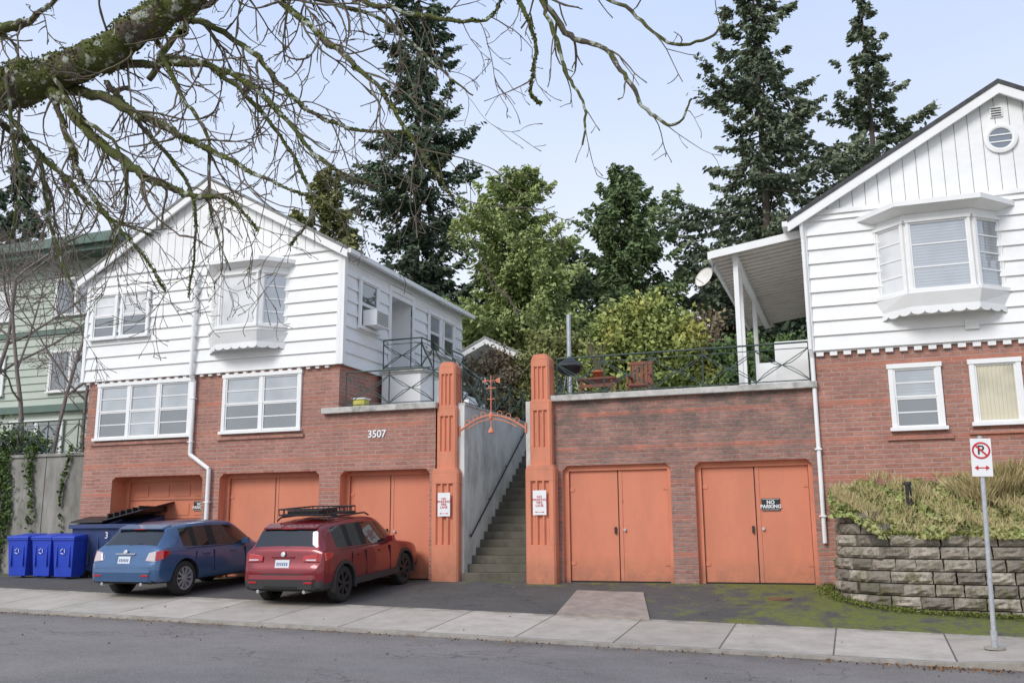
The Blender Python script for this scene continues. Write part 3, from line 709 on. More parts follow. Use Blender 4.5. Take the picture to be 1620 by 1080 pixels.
for (x,y,zt,r) in [(-27,28,17,3.2),(-23.5,30,16,3),(-17.5,27,16,3),(-14.5,30,17.0,3.2),(-11.2,28,15,3),(-6.2,30,15.5,3),(-3.5,29,16.5,2.8),(-.5,27,15.5,2.8),(3,33,19,3.4),(7,30,18,3.4),(-32,30,17,3.5),(-37,33,18,3.5),(12,32,19,3.5),(-5.2,26,13,2.4),(-1.2,22,12.5,2.2)]:
    mb.cyl((x,y,5),(x,y,zt-.5),.2,.03,6,BARK)
    for i in range(120):
        h=rng.random()**.8; z=5+(zt-5)*h; Lb=r*(1-h)**.6*(.5+.75*rng.random())+.2; az=rng.random()*6.28; n=50; s=rng.random(n)**.6
        d=np.array([math.cos(az),math.sin(az),0]); P=np.array([x,y,z])+d*(s*Lb)[:,None]+rng.normal(size=(n,3))*.25; P[:,2]-=.25*Lb*s
        PP.append(P); TT.append(rng.random()*.4+.4*rng.random(n)*s); SS.append(.17*(.6+.8*rng.random(n))); DD.append(np.tile(d+np.array([0,0,-.4]),(n,1)))
mb.finish('trunks',par); leafobj('needles',np.vstack(PP),np.concatenate(SS),F_FIR,par,2.2,np.vstack(DD),np.concatenate(TT))
def shrub(name,cx,cy,z0,rx,ry,rz,ncl,per,leaf,m,el=1.7,cr=.4,stems=True):
    par=root(name); PP=[];TT=[];mb=MB()
    for i in range(ncl):
        d=rng.normal(size=3); d/=np.linalg.norm(d); d[2]=abs(d[2])*1.1-.25; rr=.45+.65*rng.random()**.5
        c=np.array([cx+d[0]*rx*rr,cy+d[1]*ry*rr,z0+rz*.45+d[2]*rz*.55*rr])
        P=c+rng.normal(size=(per,3))*cr*(.35+.3*rng.random()); P=P[P[:,2]>z0-.05]
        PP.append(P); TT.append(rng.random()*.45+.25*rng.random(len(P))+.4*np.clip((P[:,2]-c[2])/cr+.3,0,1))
        if stems and i%3==0: mb.cyl((cx+R.uniform(-.2,.2),cy,z0),tuple(c),.03,.01,4,BARK)
    if stems: mb.finish('stems',par)
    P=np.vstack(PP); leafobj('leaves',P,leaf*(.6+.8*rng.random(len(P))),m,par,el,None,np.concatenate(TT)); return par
shrub('rhododendron_shrub',-5.9,9,3.7,2.0,1.3,4.6,150,150,.09,F_RHO)
shrub('rhododendron_shrub',-9.3,10,3.7,1.5,1.2,3.9,90,130,.09,F_OLV)
shrub('winter_shrub',-11.3,9.5,3.7,1.1,1.0,3.6,60,70,.08,F_BRN)
shrub('winter_shrub',-4.3,13,3.8,1.5,1.2,4.8,70,70,.09,F_BRN)
shrub('hedge',-2.6,9.5,3.7,1.9,1.0,3.3,110,160,.09,F_HEDGE)
shrub('hedge',-13.5,13,3.7,2.2,1.0,3.4,90,120,.10,F_OLV)
shrub('hedge',-8.2,13,3.7,2.6,1.0,3.6,100,130,.10,F_HEDGE)
H3=root('cottage'); mb=MB(); mb.box(-14.5,-9.6,11,16,3.7,6.4,WHS); roof(mb,-12.0,7.8,-14.9,-9.2,6.4,10.7,16.3,ROOFG)
window(mb,Tf((0,11),(1,0)),-11.3,-10.5,4.9,6.0,1,True,[(GD,GD)]); mb.finish('walls_and_roof',H3)

# ------------------------------------------------------------ left neighbour
H4=root('green_apartment_building'); mb=MB()
mb.poly([(-45,6.5,3),(-24.3,6.5,3),(-24.3,6.5,11),(-45,6.5,11)],GREENW); laps(mb,Tf((-45,6.49),(1,0)),0,20.7,5.6,11,.28,GREENW)
mb.poly([(-24.3,6.5,3),(-24.3,18,3),(-24.3,18,11),(-24.3,6.5,11)],GREENW)
mb.box(-46,-23.9,5.6,18.5,10.95,11.15,GREEND); mb.box(-46,-23.7,5.4,18.7,11.15,11.5,GREEND)
mb.box(-45,-24.2,6.3,6.5,5.35,5.6,GREEND); mb.box(-45,-24.3,6.38,6.43,8.2,8.35,GREEND)
Tg=Tf((0,6.43),(1,0))
for (a,b,c,d,p) in ((-27.2,-25.4,8.9,10.2,GB),(-31.5,-29.5,8.9,10.2,GC),(-27.2,-25.4,6.1,7.5,GB),(-31.5,-29.5,6.1,7.5,GC),(-28.8,-26.5,3.6,5.0,GD)): window(mb,Tg,a,b,c,d,2,False,[(GD,),(p,)],0)
mb.finish('walls_and_roof',H4)
grid('hillside',lin(-60,-19.3,20),lin(1.25,8,6),lambda x,y:3.12+.03*(y-1.2)+.02*(-20-x),GRASS)
W=root('concrete_retaining_wall'); mb=MB(); mb.box(-40,-19.2,.95,1.25,-.3,3.2,CONC); mb.box(-40,-19.15,.9,1.3,3.2,3.28,CONC)
for x in (-19.8,-21.4,-23): mb.box(x-.01,x+.01,.946,.95,0,3.2,DARK)
mb.finish('wall',W,bevel=.01)
RL=root('yard_railing'); mb=MB(); railing(mb,(-26,1.1,3.28),(-19.4,1.1,3.28),.95); mb.finish('ironwork',RL)
P=[];t=[]
vines=[(R.uniform(-24.2,-22.3),R.uniform(.12,.3)) for _ in range(10)]+[(-21.9,.10),(-21.75,.05),(-20.6,.03)]
for i in range(4200):
    vx,vr=R.choice(vines); z=rng.uniform(-.05,3.5); 
    if vx>-22.1 and z<.6+2.2*rng.random(): continue
    x=vx+rng.normal()*vr*(.4+.35*z/3)+.12*math.sin(z*2.2+vx*7); 
    P.append((x,.90-abs(rng.normal())*.05,z)); t.append(rng.random())
par=root('ivy'); leafobj('leaves',P,.085,F_IVY,par,1.2,None,np.array(t))
shrub('garden_shrub',-20.7,2.6,3.2,.9,.7,.9,26,45,.05,F_BRN,cr=.35)
shrub('garden_shrub',-24.8,2.8,3.2,1.4,.8,1.1,36,60,.07,F_IVY)

# ------------------------------------------------------------ bare trees
def curveobj(name,spl,m,parent,res=1):
    c=bpy.data.curves.new(name,'CURVE'); c.dimensions='3D'; c.bevel_depth=1.0; c.bevel_resolution=res; c.use_fill_caps=False
    for pts,rad in spl:
        s=c.splines.new('POLY'); s.points.add(len(pts)-1)
        for q,p,r in zip(s.points,pts,rad): q.co=(p[0],p[1],p[2],1); q.radius=r
    c.materials.append(m); o=bpy.data.objects.new(name,c); COL.objects.link(o); o.parent=parent; return o
def smooth_path(pts,rad,sub=6):
    P=[Vector(p) for p in pts]; out=[];rr=[]
    for i in range(len(P)-1):
        p0=P[max(0,i-1)];p1=P[i];p2=P[i+1];p3=P[min(len(P)-1,i+2)]
        for k in range(sub):
            t=k/sub; q=.5*((2*p1)+(p2-p0)*t+(2*p0-5*p1+4*p2-p3)*t*t+(3*p1-p0-3*p2+p3)*t**3)
            out.append(q); rr.append(rad[i]*(1-t)+rad[i+1]*t)
    out.append(P[-1]); rr.append(rad[-1]); return out,rr
def rv(): return Vector((R.gauss(0,1),R.gauss(0,1),R.gauss(0,1)))
def twig(spl,p,d,Ln,r,depth,step=.06):
    n=max(4,int(Ln/step)); st=Ln/n; pts=[p.copy()]; rad=[r]; d=d.normalized(); wob=rv()*.25
    for i in range(n):
        s=i/n; wob=wob*.6+rv()*.13
        d=(d+wob*.8+Vector((0,0,-.17*(1-s)+.28*max(0,s-.35)))).normalized(); p=p+d*st; pts.append(p.copy())
        kn=1.3 if R.random()<.25 else 1
        rad.append(max(.0022,r*(1-.65*s))*kn)
        if depth>0 and i>0 and R.random()<.42:
            sd=(d.cross(rv())).normalized(); twig(spl,p.copy(),(d*.8+sd*R.uniform(.5,1.1)),Ln*R.uniform(.25,.6)*(1-.4*s),r*.6,depth-1,step)
    rad[-1]*=1.5; spl.append((pts,rad))
FT=root('bare_tree')
main=[];tw=[]
def V3(y,l,dy=0): return [(x,y+dy*i,z) for i,(x,z) in enumerate(l)]
def branch(pts,r0,r1,dens,tl,depth=2):
    n=len(pts); rad=[r0+(r1-r0)*(i/(n-1)) for i in range(n)]
    P,rr=smooth_path(pts,rad,7)
    for i in range(len(P)): P[i]=P[i]+rv()*min(.014,rr[i]*.4)
    main.append((P,[r*R.uniform(.86,1.16) for r in rr]))
    acc=0
    for i in range(1,len(P)):
        seg=(P[i]-P[i-1]); acc+=seg.length*dens
        while acc>R.random()*1.0+.4:
            acc-=1
            d=seg.normalized(); sd=d.cross(rv()).normalized()
            twig(tw,P[i].copy(),d*R.uniform(.4,1)+sd*.9+Vector((0,0,-.25)),tl*R.uniform(.4,1.25),min(rr[i]*.45,.011)*R.uniform(.7,1.1),depth)
branch([(-9.9,-16.6,-.8),(-9.6,-16.2,1.2),(-9.1,-15.4,3.1),(-8.2,-14.4,4.5),(-7.33,-14,4.91)],.38,.2,0,0)
branch(V3(-14,[(-7.33,4.91),(-6.88,4.92),(-6.45,4.96),(-5.84,5.05),(-5.33,5.24),(-4.89,5.42),(-4.4,5.66),(-3.8,5.75),(-2.9,5.62),(-1.9,5.32),(-1.4,5.1)]),.20,.03,5,.75)
br={'B':(-14.0,[(-6.3,4.85),(-5.70,4.25),(-5.15,3.87),(-4.82,3.70),(-4.40,3.60),(-4.12,3.31)],.05),
'C':(-13.9,[(-6.35,4.95),(-5.60,4.62),(-5.0,4.26),(-4.6,4.04),(-4.14,3.76),(-3.6,3.49)],.045),
'D':(-13.7,[(-5.2,5.3),(-5.1,5.42),(-4.5,5.02),(-4.05,4.5),(-3.58,4.2),(-3.05,4.08)],.035),
'E':(-14.3,[(-4.3,5.65),(-3.95,5.15),(-3.35,4.53),(-2.95,4.13),(-2.65,3.67),(-2.36,3.23)],.032),
'F':(-14.0,[(-4.2,5.68),(-3.81,5.33),(-2.92,4.87),(-2.31,4.67),(-2.14,4.81)],.028),
'G':(-14.1,[(-2.4,5.45),(-2.04,4.82),(-1.87,4.38),(-1.92,4.05),(-1.85,3.94)],.018),
'H':(-14.0,[(-2.1,5.35),(-1.88,4.85),(-1.75,4.44),(-1.66,4.14),(-1.53,3.84),(-1.54,3.57)],.022),
'I':(-13.8,[(-2.1,5.35),(-1.95,5.0),(-1.72,4.56),(-1.44,4.36),(-1.28,4.1),(-1.15,3.84),(-.95,3.69),(-.84,3.85)],.028),
'J':(-13.9,[(-1.6,5.15),(-1.54,4.84),(-1.23,4.58),(-.98,4.29),(-.68,4.28),(-.60,4.47)],.018),
'K':(-13.7,[(-7.3,4.9),(-6.8,4.5),(-6.35,4.12),(-5.98,3.79),(-5.45,3.55)],.036),
'L':(-14,[(-6.3,4.85),(-6.05,4.3),(-6.02,4.12),(-5.71,3.69),(-5.35,3.33),(-5.11,2.99)],.03),
'M':(-13.6,[(-6.1,5.05),(-5.6,4.5),(-5.1,3.85),(-5.1,3.0)],.026),
'N':(-13.85,[(-5.84,5.05),(-4.85,4.87),(-4.22,4.49),(-3.68,3.87),(-3.24,3.61)],.034),
'O':(-14.1,[(-7.6,5.2),(-6.95,5.47),(-6.52,5.49),(-6.19,5.7)],.08),
'P':(-13.6,[(-5.5,5.2),(-4.98,5.0),(-4.3,4.36),(-3.9,3.65),(-4.08,3.3)],.026),
'Q':(-13.2,[(-7.6,5.1),(-7.2,4.6),(-7.0,4.0),(-6.75,3.5),(-6.5,3.1)],.03),
'R':(-14.2,[(-6.6,5.0),(-6.45,4.4),(-6.3,3.9),(-6.35,3.4)],.02),
'T':(-13.9,[(-5.3,5.2),(-5.0,4.6),(-4.75,4.2),(-4.7,3.6),(-4.5,3.1)],.022),
'U':(-14.1,[(-6.2,4.95),(-5.9,4.5),(-5.5,4.2),(-5.4,3.7),(-5.6,3.2)],.022),
'S':(-13.5,[(-5.7,5.05),(-5.3,5.6),(-4.6,5.8),(-4.0,5.5),(-3.4,5.2),(-2.9,4.7),(-2.6,4.4)],.03)}
for kx,(y,l,r) in br.items():
    far=kx in 'GHIJ'
    branch(V3(y,l,R.uniform(-.04,.04)),r,.006,3.8 if far else 6.5,.40 if far else .66,depth=1 if far else 2)
curveobj('limbs',main,MBARK,FT,3); curveobj('twigs',tw,TWIG,FT,0)
P=[];tm_=[]
for pts,rad in main[:2]+main[2:8]+main[11:17]:
    for i in range(len(pts)-1):
        big=rad[i]>.09
        cnt=int(1500*rad[i]) if big else 18
        patch=R.random()<.75; tv=R.random()*.5
        for _ in range(cnt if patch else cnt//6):
            t=R.random(); q=Vector(pts[i]).lerp(Vector(pts[i+1]),t); n=rv().normalized(); n.z=abs(n.z)*.9 if R.random()<.5 else n.z
            P.append(tuple(q+n*rad[i]*(1.0+.10*R.random()))); tm_.append(tv+.5*R.random())
leafobj('moss',P,.02,F_MOSS,FT,1.8,None,np.array(tm_))
def baretree(name,x,y,z0,H,r,seed,lean=0,m=None,depth=4):
    R.seed(seed); par=root(name); spl=[]
    def rec(p,d,Ln,r,dep):
        n=6; pts=[p.copy()];rad=[r]
        for i in range(n):
            d=(d+rv()*.10+Vector((0,0,.05))).normalized(); p=p+d*Ln/n; pts.append(p.copy()); rad.append(max(.007,r*(1-.5*(i+1)/n)))
            if dep>0 and i>=1 and R.random()<(.9 if dep>1 else .8):
                sd=d.cross(rv()).normalized(); rec(p.copy(),d*.75+sd*R.uniform(.5,.9),Ln*R.uniform(.42,.66),r*.5,dep-1)
        spl.append((pts,rad))
    rec(Vector((x,y,z0)),Vector((lean,0,1)),H,r,depth); curveobj('branches',spl,m or GTWIG,par,0)
baretree('young_bare_tree',-22.3,2.0,3.1,6.2,.08,3); baretree('young_bare_tree',-24.2,2.6,3.1,6.0,.08,11,.1)
baretree('young_bare_tree',-20.7,2.4,3.1,3.2,.045,5); baretree('young_bare_tree',-26.8,3,3.1,6.4,.09,21,.1)
baretree('young_bare_tree',-21.6,3.6,3.1,4.6,.06,33); baretree('young_bare_tree',-23.3,4.2,3.1,6.6,.07,41,-.05)
R.seed(99)

# ------------------------------------------------------------ block retaining wall and bank
WP=[(-.52,.1),(-.55,-.6),(-.35,-1.2),(.1,-1.7),(.75,-2.0),(1.8,-2.15),(4,-2.25),(14,-2.5)]
def pathpt(s):
    for a,b in zip(WP[:-1],WP[1:]):
        l=math.hypot(b[0]-a[0],b[1]-a[1])
        if s<=l: return (a[0]+(b[0]-a[0])*s/l,a[1]+(b[1]-a[1])*s/l),((b[0]-a[0])/l,(b[1]-a[1])/l)
        s-=l
    return WP[-1],(1,0)
tot=sum(math.hypot(b[0]-a[0],b[1]-a[1]) for a,b in zip(WP[:-1],WP[1:]))
vs=[];fs=[];ti=[]
def block(s0,s1,z0,z1,back,tone):
    (p,u)=pathpt((s0+s1)/2); u=Vector((u[0],u[1],0)); nrm=Vector((u.y,-u.x,0)); c=Vector((p[0],p[1],0))-nrm*back
    hw=(s1-s0)/2-.011; nx,nz=5,4; i0=len(vs); off=R.uniform(-.02,.025)
    for j in range(nz+1):
        for i in range(nx+1):
            e=min(i,nx-i,j,nz-j); d=(.0 if e==0 else .045+R.uniform(-.018,.022))+off
            vs.append(tuple(c+u*(-hw+2*hw*i/nx+(R.uniform(-.008,.008)))+nrm*d+Vector((0,0,z0+.009+(z1-z0-.018)*j/nz))))
    for j in range(nz):
        for i in range(nx): fs.append((i0+j*(nx+1)+i,i0+j*(nx+1)+i+1,i0+(j+1)*(nx+1)+i+1,i0+(j+1)*(nx+1)+i)); ti.append(tone+R.uniform(-.06,.06))
    k=len(vs); P=[c+u*sx*hw+nrm*w+Vector((0,0,z)) for z in (z0+.009,z1-.009) for (sx,w) in ((-1,off),(1,off),(1,-.28),(-1,-.28))]
    vs.extend(tuple(q) for q in P)
    for f in ((4,5,6,7),(0,3,7,4),(1,5,6,2),(0,1,2,3)): fs.append(tuple(k+q for q in f)); ti.append(tone)
ch=.205
def wtop(s): return .97+(.4 if s<1.75 else .2 if s<2.2 else 0)
for row in range(10):
    zr0=-.67+row*ch; s=-.2*(row%2); 
    while s<tot:
        s1=s+R.choice((.36,.44,.44,.5)); mid=(max(s,0)+s1)/2; (p,u)=pathpt(mid)
        if zr0+ch<=wtop(mid)+.06 and zr0+ch>G(p[0],p[1])-.02: block(max(s,0),s1,zr0,zr0+ch,.016*row,R.random())
        s=s1
me=bpy.data.meshes.new('blocks'); me.from_pydata(vs,[],fs); me.materials.append(STONE)
at=me.attributes.new('tint','FLOAT','FACE'); at.data.foreach_set('value',ti)
W=root('block_retaining_wall'); o=bpy.data.objects.new('blocks',me); COL.objects.link(o); o.parent=W
mb=MB()
for a,b in zip(WP[:-1],WP[1:]):
    u=Vector((b[0]-a[0],b[1]-a[1],0)).normalized(); n=Vector((u.y,-u.x,0))*-.17
    mb.poly([(a[0]+n.x,a[1]+n.y,-.8),(b[0]+n.x,b[1]+n.y,-.8),(b[0]+n.x,b[1]+n.y,.9),(a[0]+n.x,a[1]+n.y,.9)],DARK)
mb.finish('backing_soil',W)
def edge_y(x):
    for a,b in zip(WP[2:-1],WP[3:]):
        if a[0]<=x<=b[0]: return a[1]+(b[1]-a[1])*(x-a[0])/(b[0]-a[0])
    return -1.2 if x<-.35 else -2.5
def bankz(x,y):
    ye=edge_y(x)+.25; t=cl((y-ye)/(0-ye+.001),0,1); top=.9+.38*cl((.3-x)/.5,0,1)
    return top+(1.85-top)*t**.9+.06*math.sin(x*3.1+y*2)*t*(1-t)*4
bx=lin(-.5,14,60)
vv=[];ff=[]
for i,x in enumerate(bx):
    ye=edge_y(x)+.22
    for j in range(9): y=ye+(.0-ye)*j/8; vv.append((x,y,bankz(x,y)))
for i in range(len(bx)-1):
    for j in range(8): ff.append((i*9+j,(i+1)*9+j,(i+1)*9+j+1,i*9+j+1))
me=bpy.data.meshes.new('planted_bank'); me.from_pydata(vv,[],ff); me.materials.append(SOIL); o=bpy.data.objects.new('planted_bank',me); COL.objects.link(o)
# ground cover: irregular hummocks with bare patches between them
hum=[(rng.uniform(-.45,6.5),rng.uniform(-2.1,0),rng.uniform(.10,.32),rng.uniform(.05,.26),rng.random()) for _ in range(230)]
P=[];T_=[];S_=[]
for (hx,hy,hr,hh,tn) in hum:
    if hy<edge_y(hx)+.05: continue
    for _ in range(int(900*hr*hr*3.2)+30):
        a=rng.random()*6.28; q=math.sqrt(rng.random()); x=hx+hr*q*math.cos(a); y=hy+hr*q*math.sin(a)
        if x<-.55 or y>-.02: continue
        z=bankz(x,max(y,edge_y(x)+.2))+hh*(1-q*q)*rng.random()**.4+.01
        P.append((x,y,z)); T_.append(.15+.45*tn+.3*rng.random()+.25*(z-bankz(x,y))/.2*.5); S_.append(.035+.035*rng.random()+.02*tn)
for i in range(9000):
    x=rng.uniform(-.5,6.5); y=rng.uniform(edge_y(x)+.08,-.02); P.append((x,y,bankz(x,y)+rng.random()*.05)); T_.append(.7*rng.random()); S_.append(.04)
par=root('groundcover_plants'); leafobj('leaves',P,np.array(S_),F_GC,par,1.4,None,np.array(T_))
P=[];D=[]
for i in range(2600):
    x=rng.uniform(-.45,6); y=rng.uniform(edge_y(x)+.1,-.05); hh=.08+.16*(math.sin(x*5.3+y*4)>.3)
    for q in range(3):
        l=np.array([rng.normal()*.45,rng.normal()*.45,1]); l/=np.linalg.norm(l); P.append(np.array([x,y,bankz(x,y)+hh])+l*.06); D.append(l*3)
par=root('weed_grass'); leafobj('blades',P,.012,F_STRAW,par,18,np.array(D),.2+.6*rng.random(len(P)))
P=[]
for i in range(9000):
    s=rng.uniform(0,9); (p,u)=pathpt(s); zt=wtop(s)
    if i%2: P.append((p[0]-u[1]*.15+rng.normal()*.06,p[1]+.15+rng.normal()*.06,zt-.02+rng.random()*.05))
    else: P.append((p[0]+rng.normal()*.1+u[1]*.1,p[1]-u[0]*.1-abs(rng.normal())*.12,G(p[0],p[1])+rng.random()*.05))
par=root('moss_growth'); leafobj('moss',P,.03,F_MOSS,par,1.3)
P=[];D=[]
for i in range(6500):
    c=R.choice(((2.35,-.75),(2.9,-.6),(3.5,-.7),(2.0,-.9),(4.2,-.7),(2.6,-.4))); a=rng.random()*6.28; h=rng.random()
    lean=np.array([math.cos(a)*.65,math.sin(a)*.65,1]); lean/=np.linalg.norm(lean); q=np.array([c[0],c[1],bankz(*c)])+lean*h*1.0+np.array([rng.normal()*.07,rng.normal()*.07,-.3*h*h])
    P.append(q); D.append(lean*3)
par=root('ornamental_grass'); leafobj('blades',P,.014,F_STRAW,par,18,np.array(D))
g=root('garden_light'); mb=MB(); mb.cyl((.85,-1.0,1.3),(.85,-1.0,1.85),.05,.05,10,BLKM); mb.cyl((.85,-1.0,1.85),(.85,-1.0,1.9),.07,.06,10,BLKM); mb.finish('lamp_body',g)
P=[]
for i in range(620):
    k_=rng.random()
    if k_<.6: x=rng.uniform(-22,3); y=-5.66-abs(rng.normal())*.2
    elif k_<.7: x=rng.uniform(-19,3); y=rng.uniform(-5.4,-.1)
    elif k_<.76: x=rng.uniform(-22,4); y=rng.uniform(-9,-5.7)
    else: x=rng.normal(1.0,.5); y=-5.75-abs(rng.normal())*.2
    P.append((x,y,G(x,y)+.01))
par=root('leaf_litter'); leafobj('leaves',P,.03,F_LITTER,par,1.5)
g=root('driveway_plate'); mb=MB(); q=[(-5.1,-3.45),(-3.45,-3.5),(-4.05,-1.15),(-5.4,-1.1)]
mb.hexa([(x,y,G(x,y)-.01) for x,y in q]+[(x,y,G(x,y)+.03) for x,y in q],BEIGW); mb.finish('plate',g,bevel=.005)
g=root('utility_cover'); mb=MB(); mb.cyl((-1.5,-1.3,G(-1.5,-1.3)-.02),(-1.5,-1.3,G(-1.5,-1.3)+.012),.22,.22,20,mat('rust_iron',(.20,.09,.055),.8)); mb.finish('cover',g)

# ------------------------------------------------------------ street sign
zg=G(1.62,-4.62); SG=root('no_parking_street_sign',(1.62,-4.62,zg),(0,math.radians(1.6),0)); mb=MB()
mb.cyl((0,0,-.02),(0,0,2.95),.033,.033,12,GALV); mb.cyl((0,0,0),(0,0,.03),.14,.14,16,KERB); mb.cyl((0,0,.03),(0,0,.25),.045,.045,12,GALV)
zc=2.64; yy=-.045
mb.box(-.135,.135,yy,yy+.006,zc-.27,zc+.27,WSIGN)
mb.lathe((0,yy-.007,zc+.1),(0,-1,0),[(0,.12),(.001,.12),(.001,.097),(0,.097)],28,RSIGN)
mb.hexa([(-.086,yy-.010,zc+.170),(-.070,yy-.010,zc+.186),(-.070,yy-.007,zc+.186),(-.086,yy-.007,zc+.170),(.070,yy-.010,zc+.014),(.086,yy-.010,zc+.030),(.086,yy-.007,zc+.030),(.070,yy-.007,zc+.014)],RSIGN)
mb.box(-.06,.06,yy-.003,yy,zc-.157,zc-.14,RSIGN)
for s in (-1,1): mb.poly([(s*.1,yy-.003,zc-.148),(s*.05,yy-.003,zc-.11),(s*.05,yy-.003,zc-.187)],RSIGN)
mb.finish('post_and_plate',SG); text('P',.185,lambda u,w,z:(u,yy-w,z),-.005,.002,zc+.1,BSIGN,SG,bold=.002)

# ------------------------------------------------------------ bins, dumpster
BLUE=mat('bin_blue_plastic',(.02,.06,.48),.42,.08,4)
def bin_(x,y,rot):
    g=root('recycling_bin',(x,y,G(x,y)),(0,0,rot)); mb=MB(); w,d=.29,.34
    mb.hexa([(-w*.82,-d*.8,.05),(w*.82,-d*.8,.05),(w*.82,d*.8,.05),(-w*.82,d*.8,.05),(-w,-d,.98),(w,-d,.98),(w,d,.98),(-w,d,.98)],BLUE)
    mb.box(-w-.02,w+.02,-d-.02,d+.02,.93,.985,BLUE)
    mb.hexa([(-w-.03,-d-.04,.987),(w+.03,-d-.04,.987),(w+.03,d+.05,.987),(-w-.03,d+.05,.987),(-w-.01,-d,1.03),(w+.01,-d,1.03),(w+.01,d,1.10),(-w-.01,d,1.10)],BLUE)
    mb.cyl((-w,d+.09,.99),(w,d+.09,.99),.02,.02,8,BLUE)
    for s in (-1,1): mb.cyl((s*w*.85-.03,d*.75,.1),(s*w*.85+.03,d*.75,.1),.1,.1,14,BLKM); mb.box(s*w*.6-.02,s*w*.6+.02,-d-.0,-d*.8,.3,.8,BLUE)
    for a in (90,210,330):
        t=math.radians(a);t2=math.radians(a+85); mb.cyl((.07*math.cos(t),-d-.0,.66+.07*math.sin(t)),(.07*math.cos(t2),-d-.0,.66+.07*math.sin(t2)),.012,.012,4,WSIGN)
    mb.finish('body_and_lid',g,bevel=.012)
bin_(-20.15,-.65,.12); bin_(-19.38,-.62,.06); bin_(-18.58,-.75,.14)
g=root('dumpster',(-17.85,.10,G(-17.7,-.2)),(0,0,.05)); g.scale=(.95,.95,1.03); mb=MB(); NAVY=mat('dumpster_navy',(.03,.055,.16),.5,.2,4,(.08,.06,.05),.4,3)
mb.hexa([(-1.0,-.55,.15),(1.0,-.55,.15),(1.0,.5,.15),(-1.0,.5,.15),(-1.0,-.7,1.25),(1.0,-.7,1.25),(1.0,.5,1.5),(-1.0,.5,1.5)],NAVY)
mb.box(-1.06,1.06,-.76,-.68,1.17,1.27,NAVY)
for s in (-1,1):
    mb.box(s*1.0-.05,s*1.0+.05,-.45,.3,.75,.95,NAVY); mb.cyl((s*.8,-.4,.0),(s*.8,-.4,.15),.07,.07,10,BLKM); mb.cyl((s*.8,.4,.0),(s*.8,.4,.15),.07,.07,10,BLKM)
for i in range(6): mb.box(-.8+i*.3,-.75+i*.3,-.67,-.6,.3,1.1,NAVY)
mb.hexa([(-1.02,-.75,1.30),(-.02,-.75,1.30),(-.02,.55,1.55),(-1.02,.55,1.55),(-1.02,-.75,1.34),(-.02,-.75,1.34),(-.02,.55,1.59),(-1.02,.55,1.59)],BLKM)
mb.hexa([(.02,-.75,1.34),(1.30,-.85,1.58),(1.30,.45,1.80),(.02,.55,1.56),(.02,-.75,1.37),(1.30,-.85,1.61),(1.30,.45,1.83),(.02,.55,1.59)],BLKM)
for i in range(6): mb.box(.12+i*.19,.16+i*.19,-.74,.40,1.385+i*.036,1.52+i*.036,BLKM)
mb.finish('container',g,bevel=.01); text('3',.22,lambda u,w,z:(u,-.72-w,z),.15,.02,1.0,WSIGN,g)

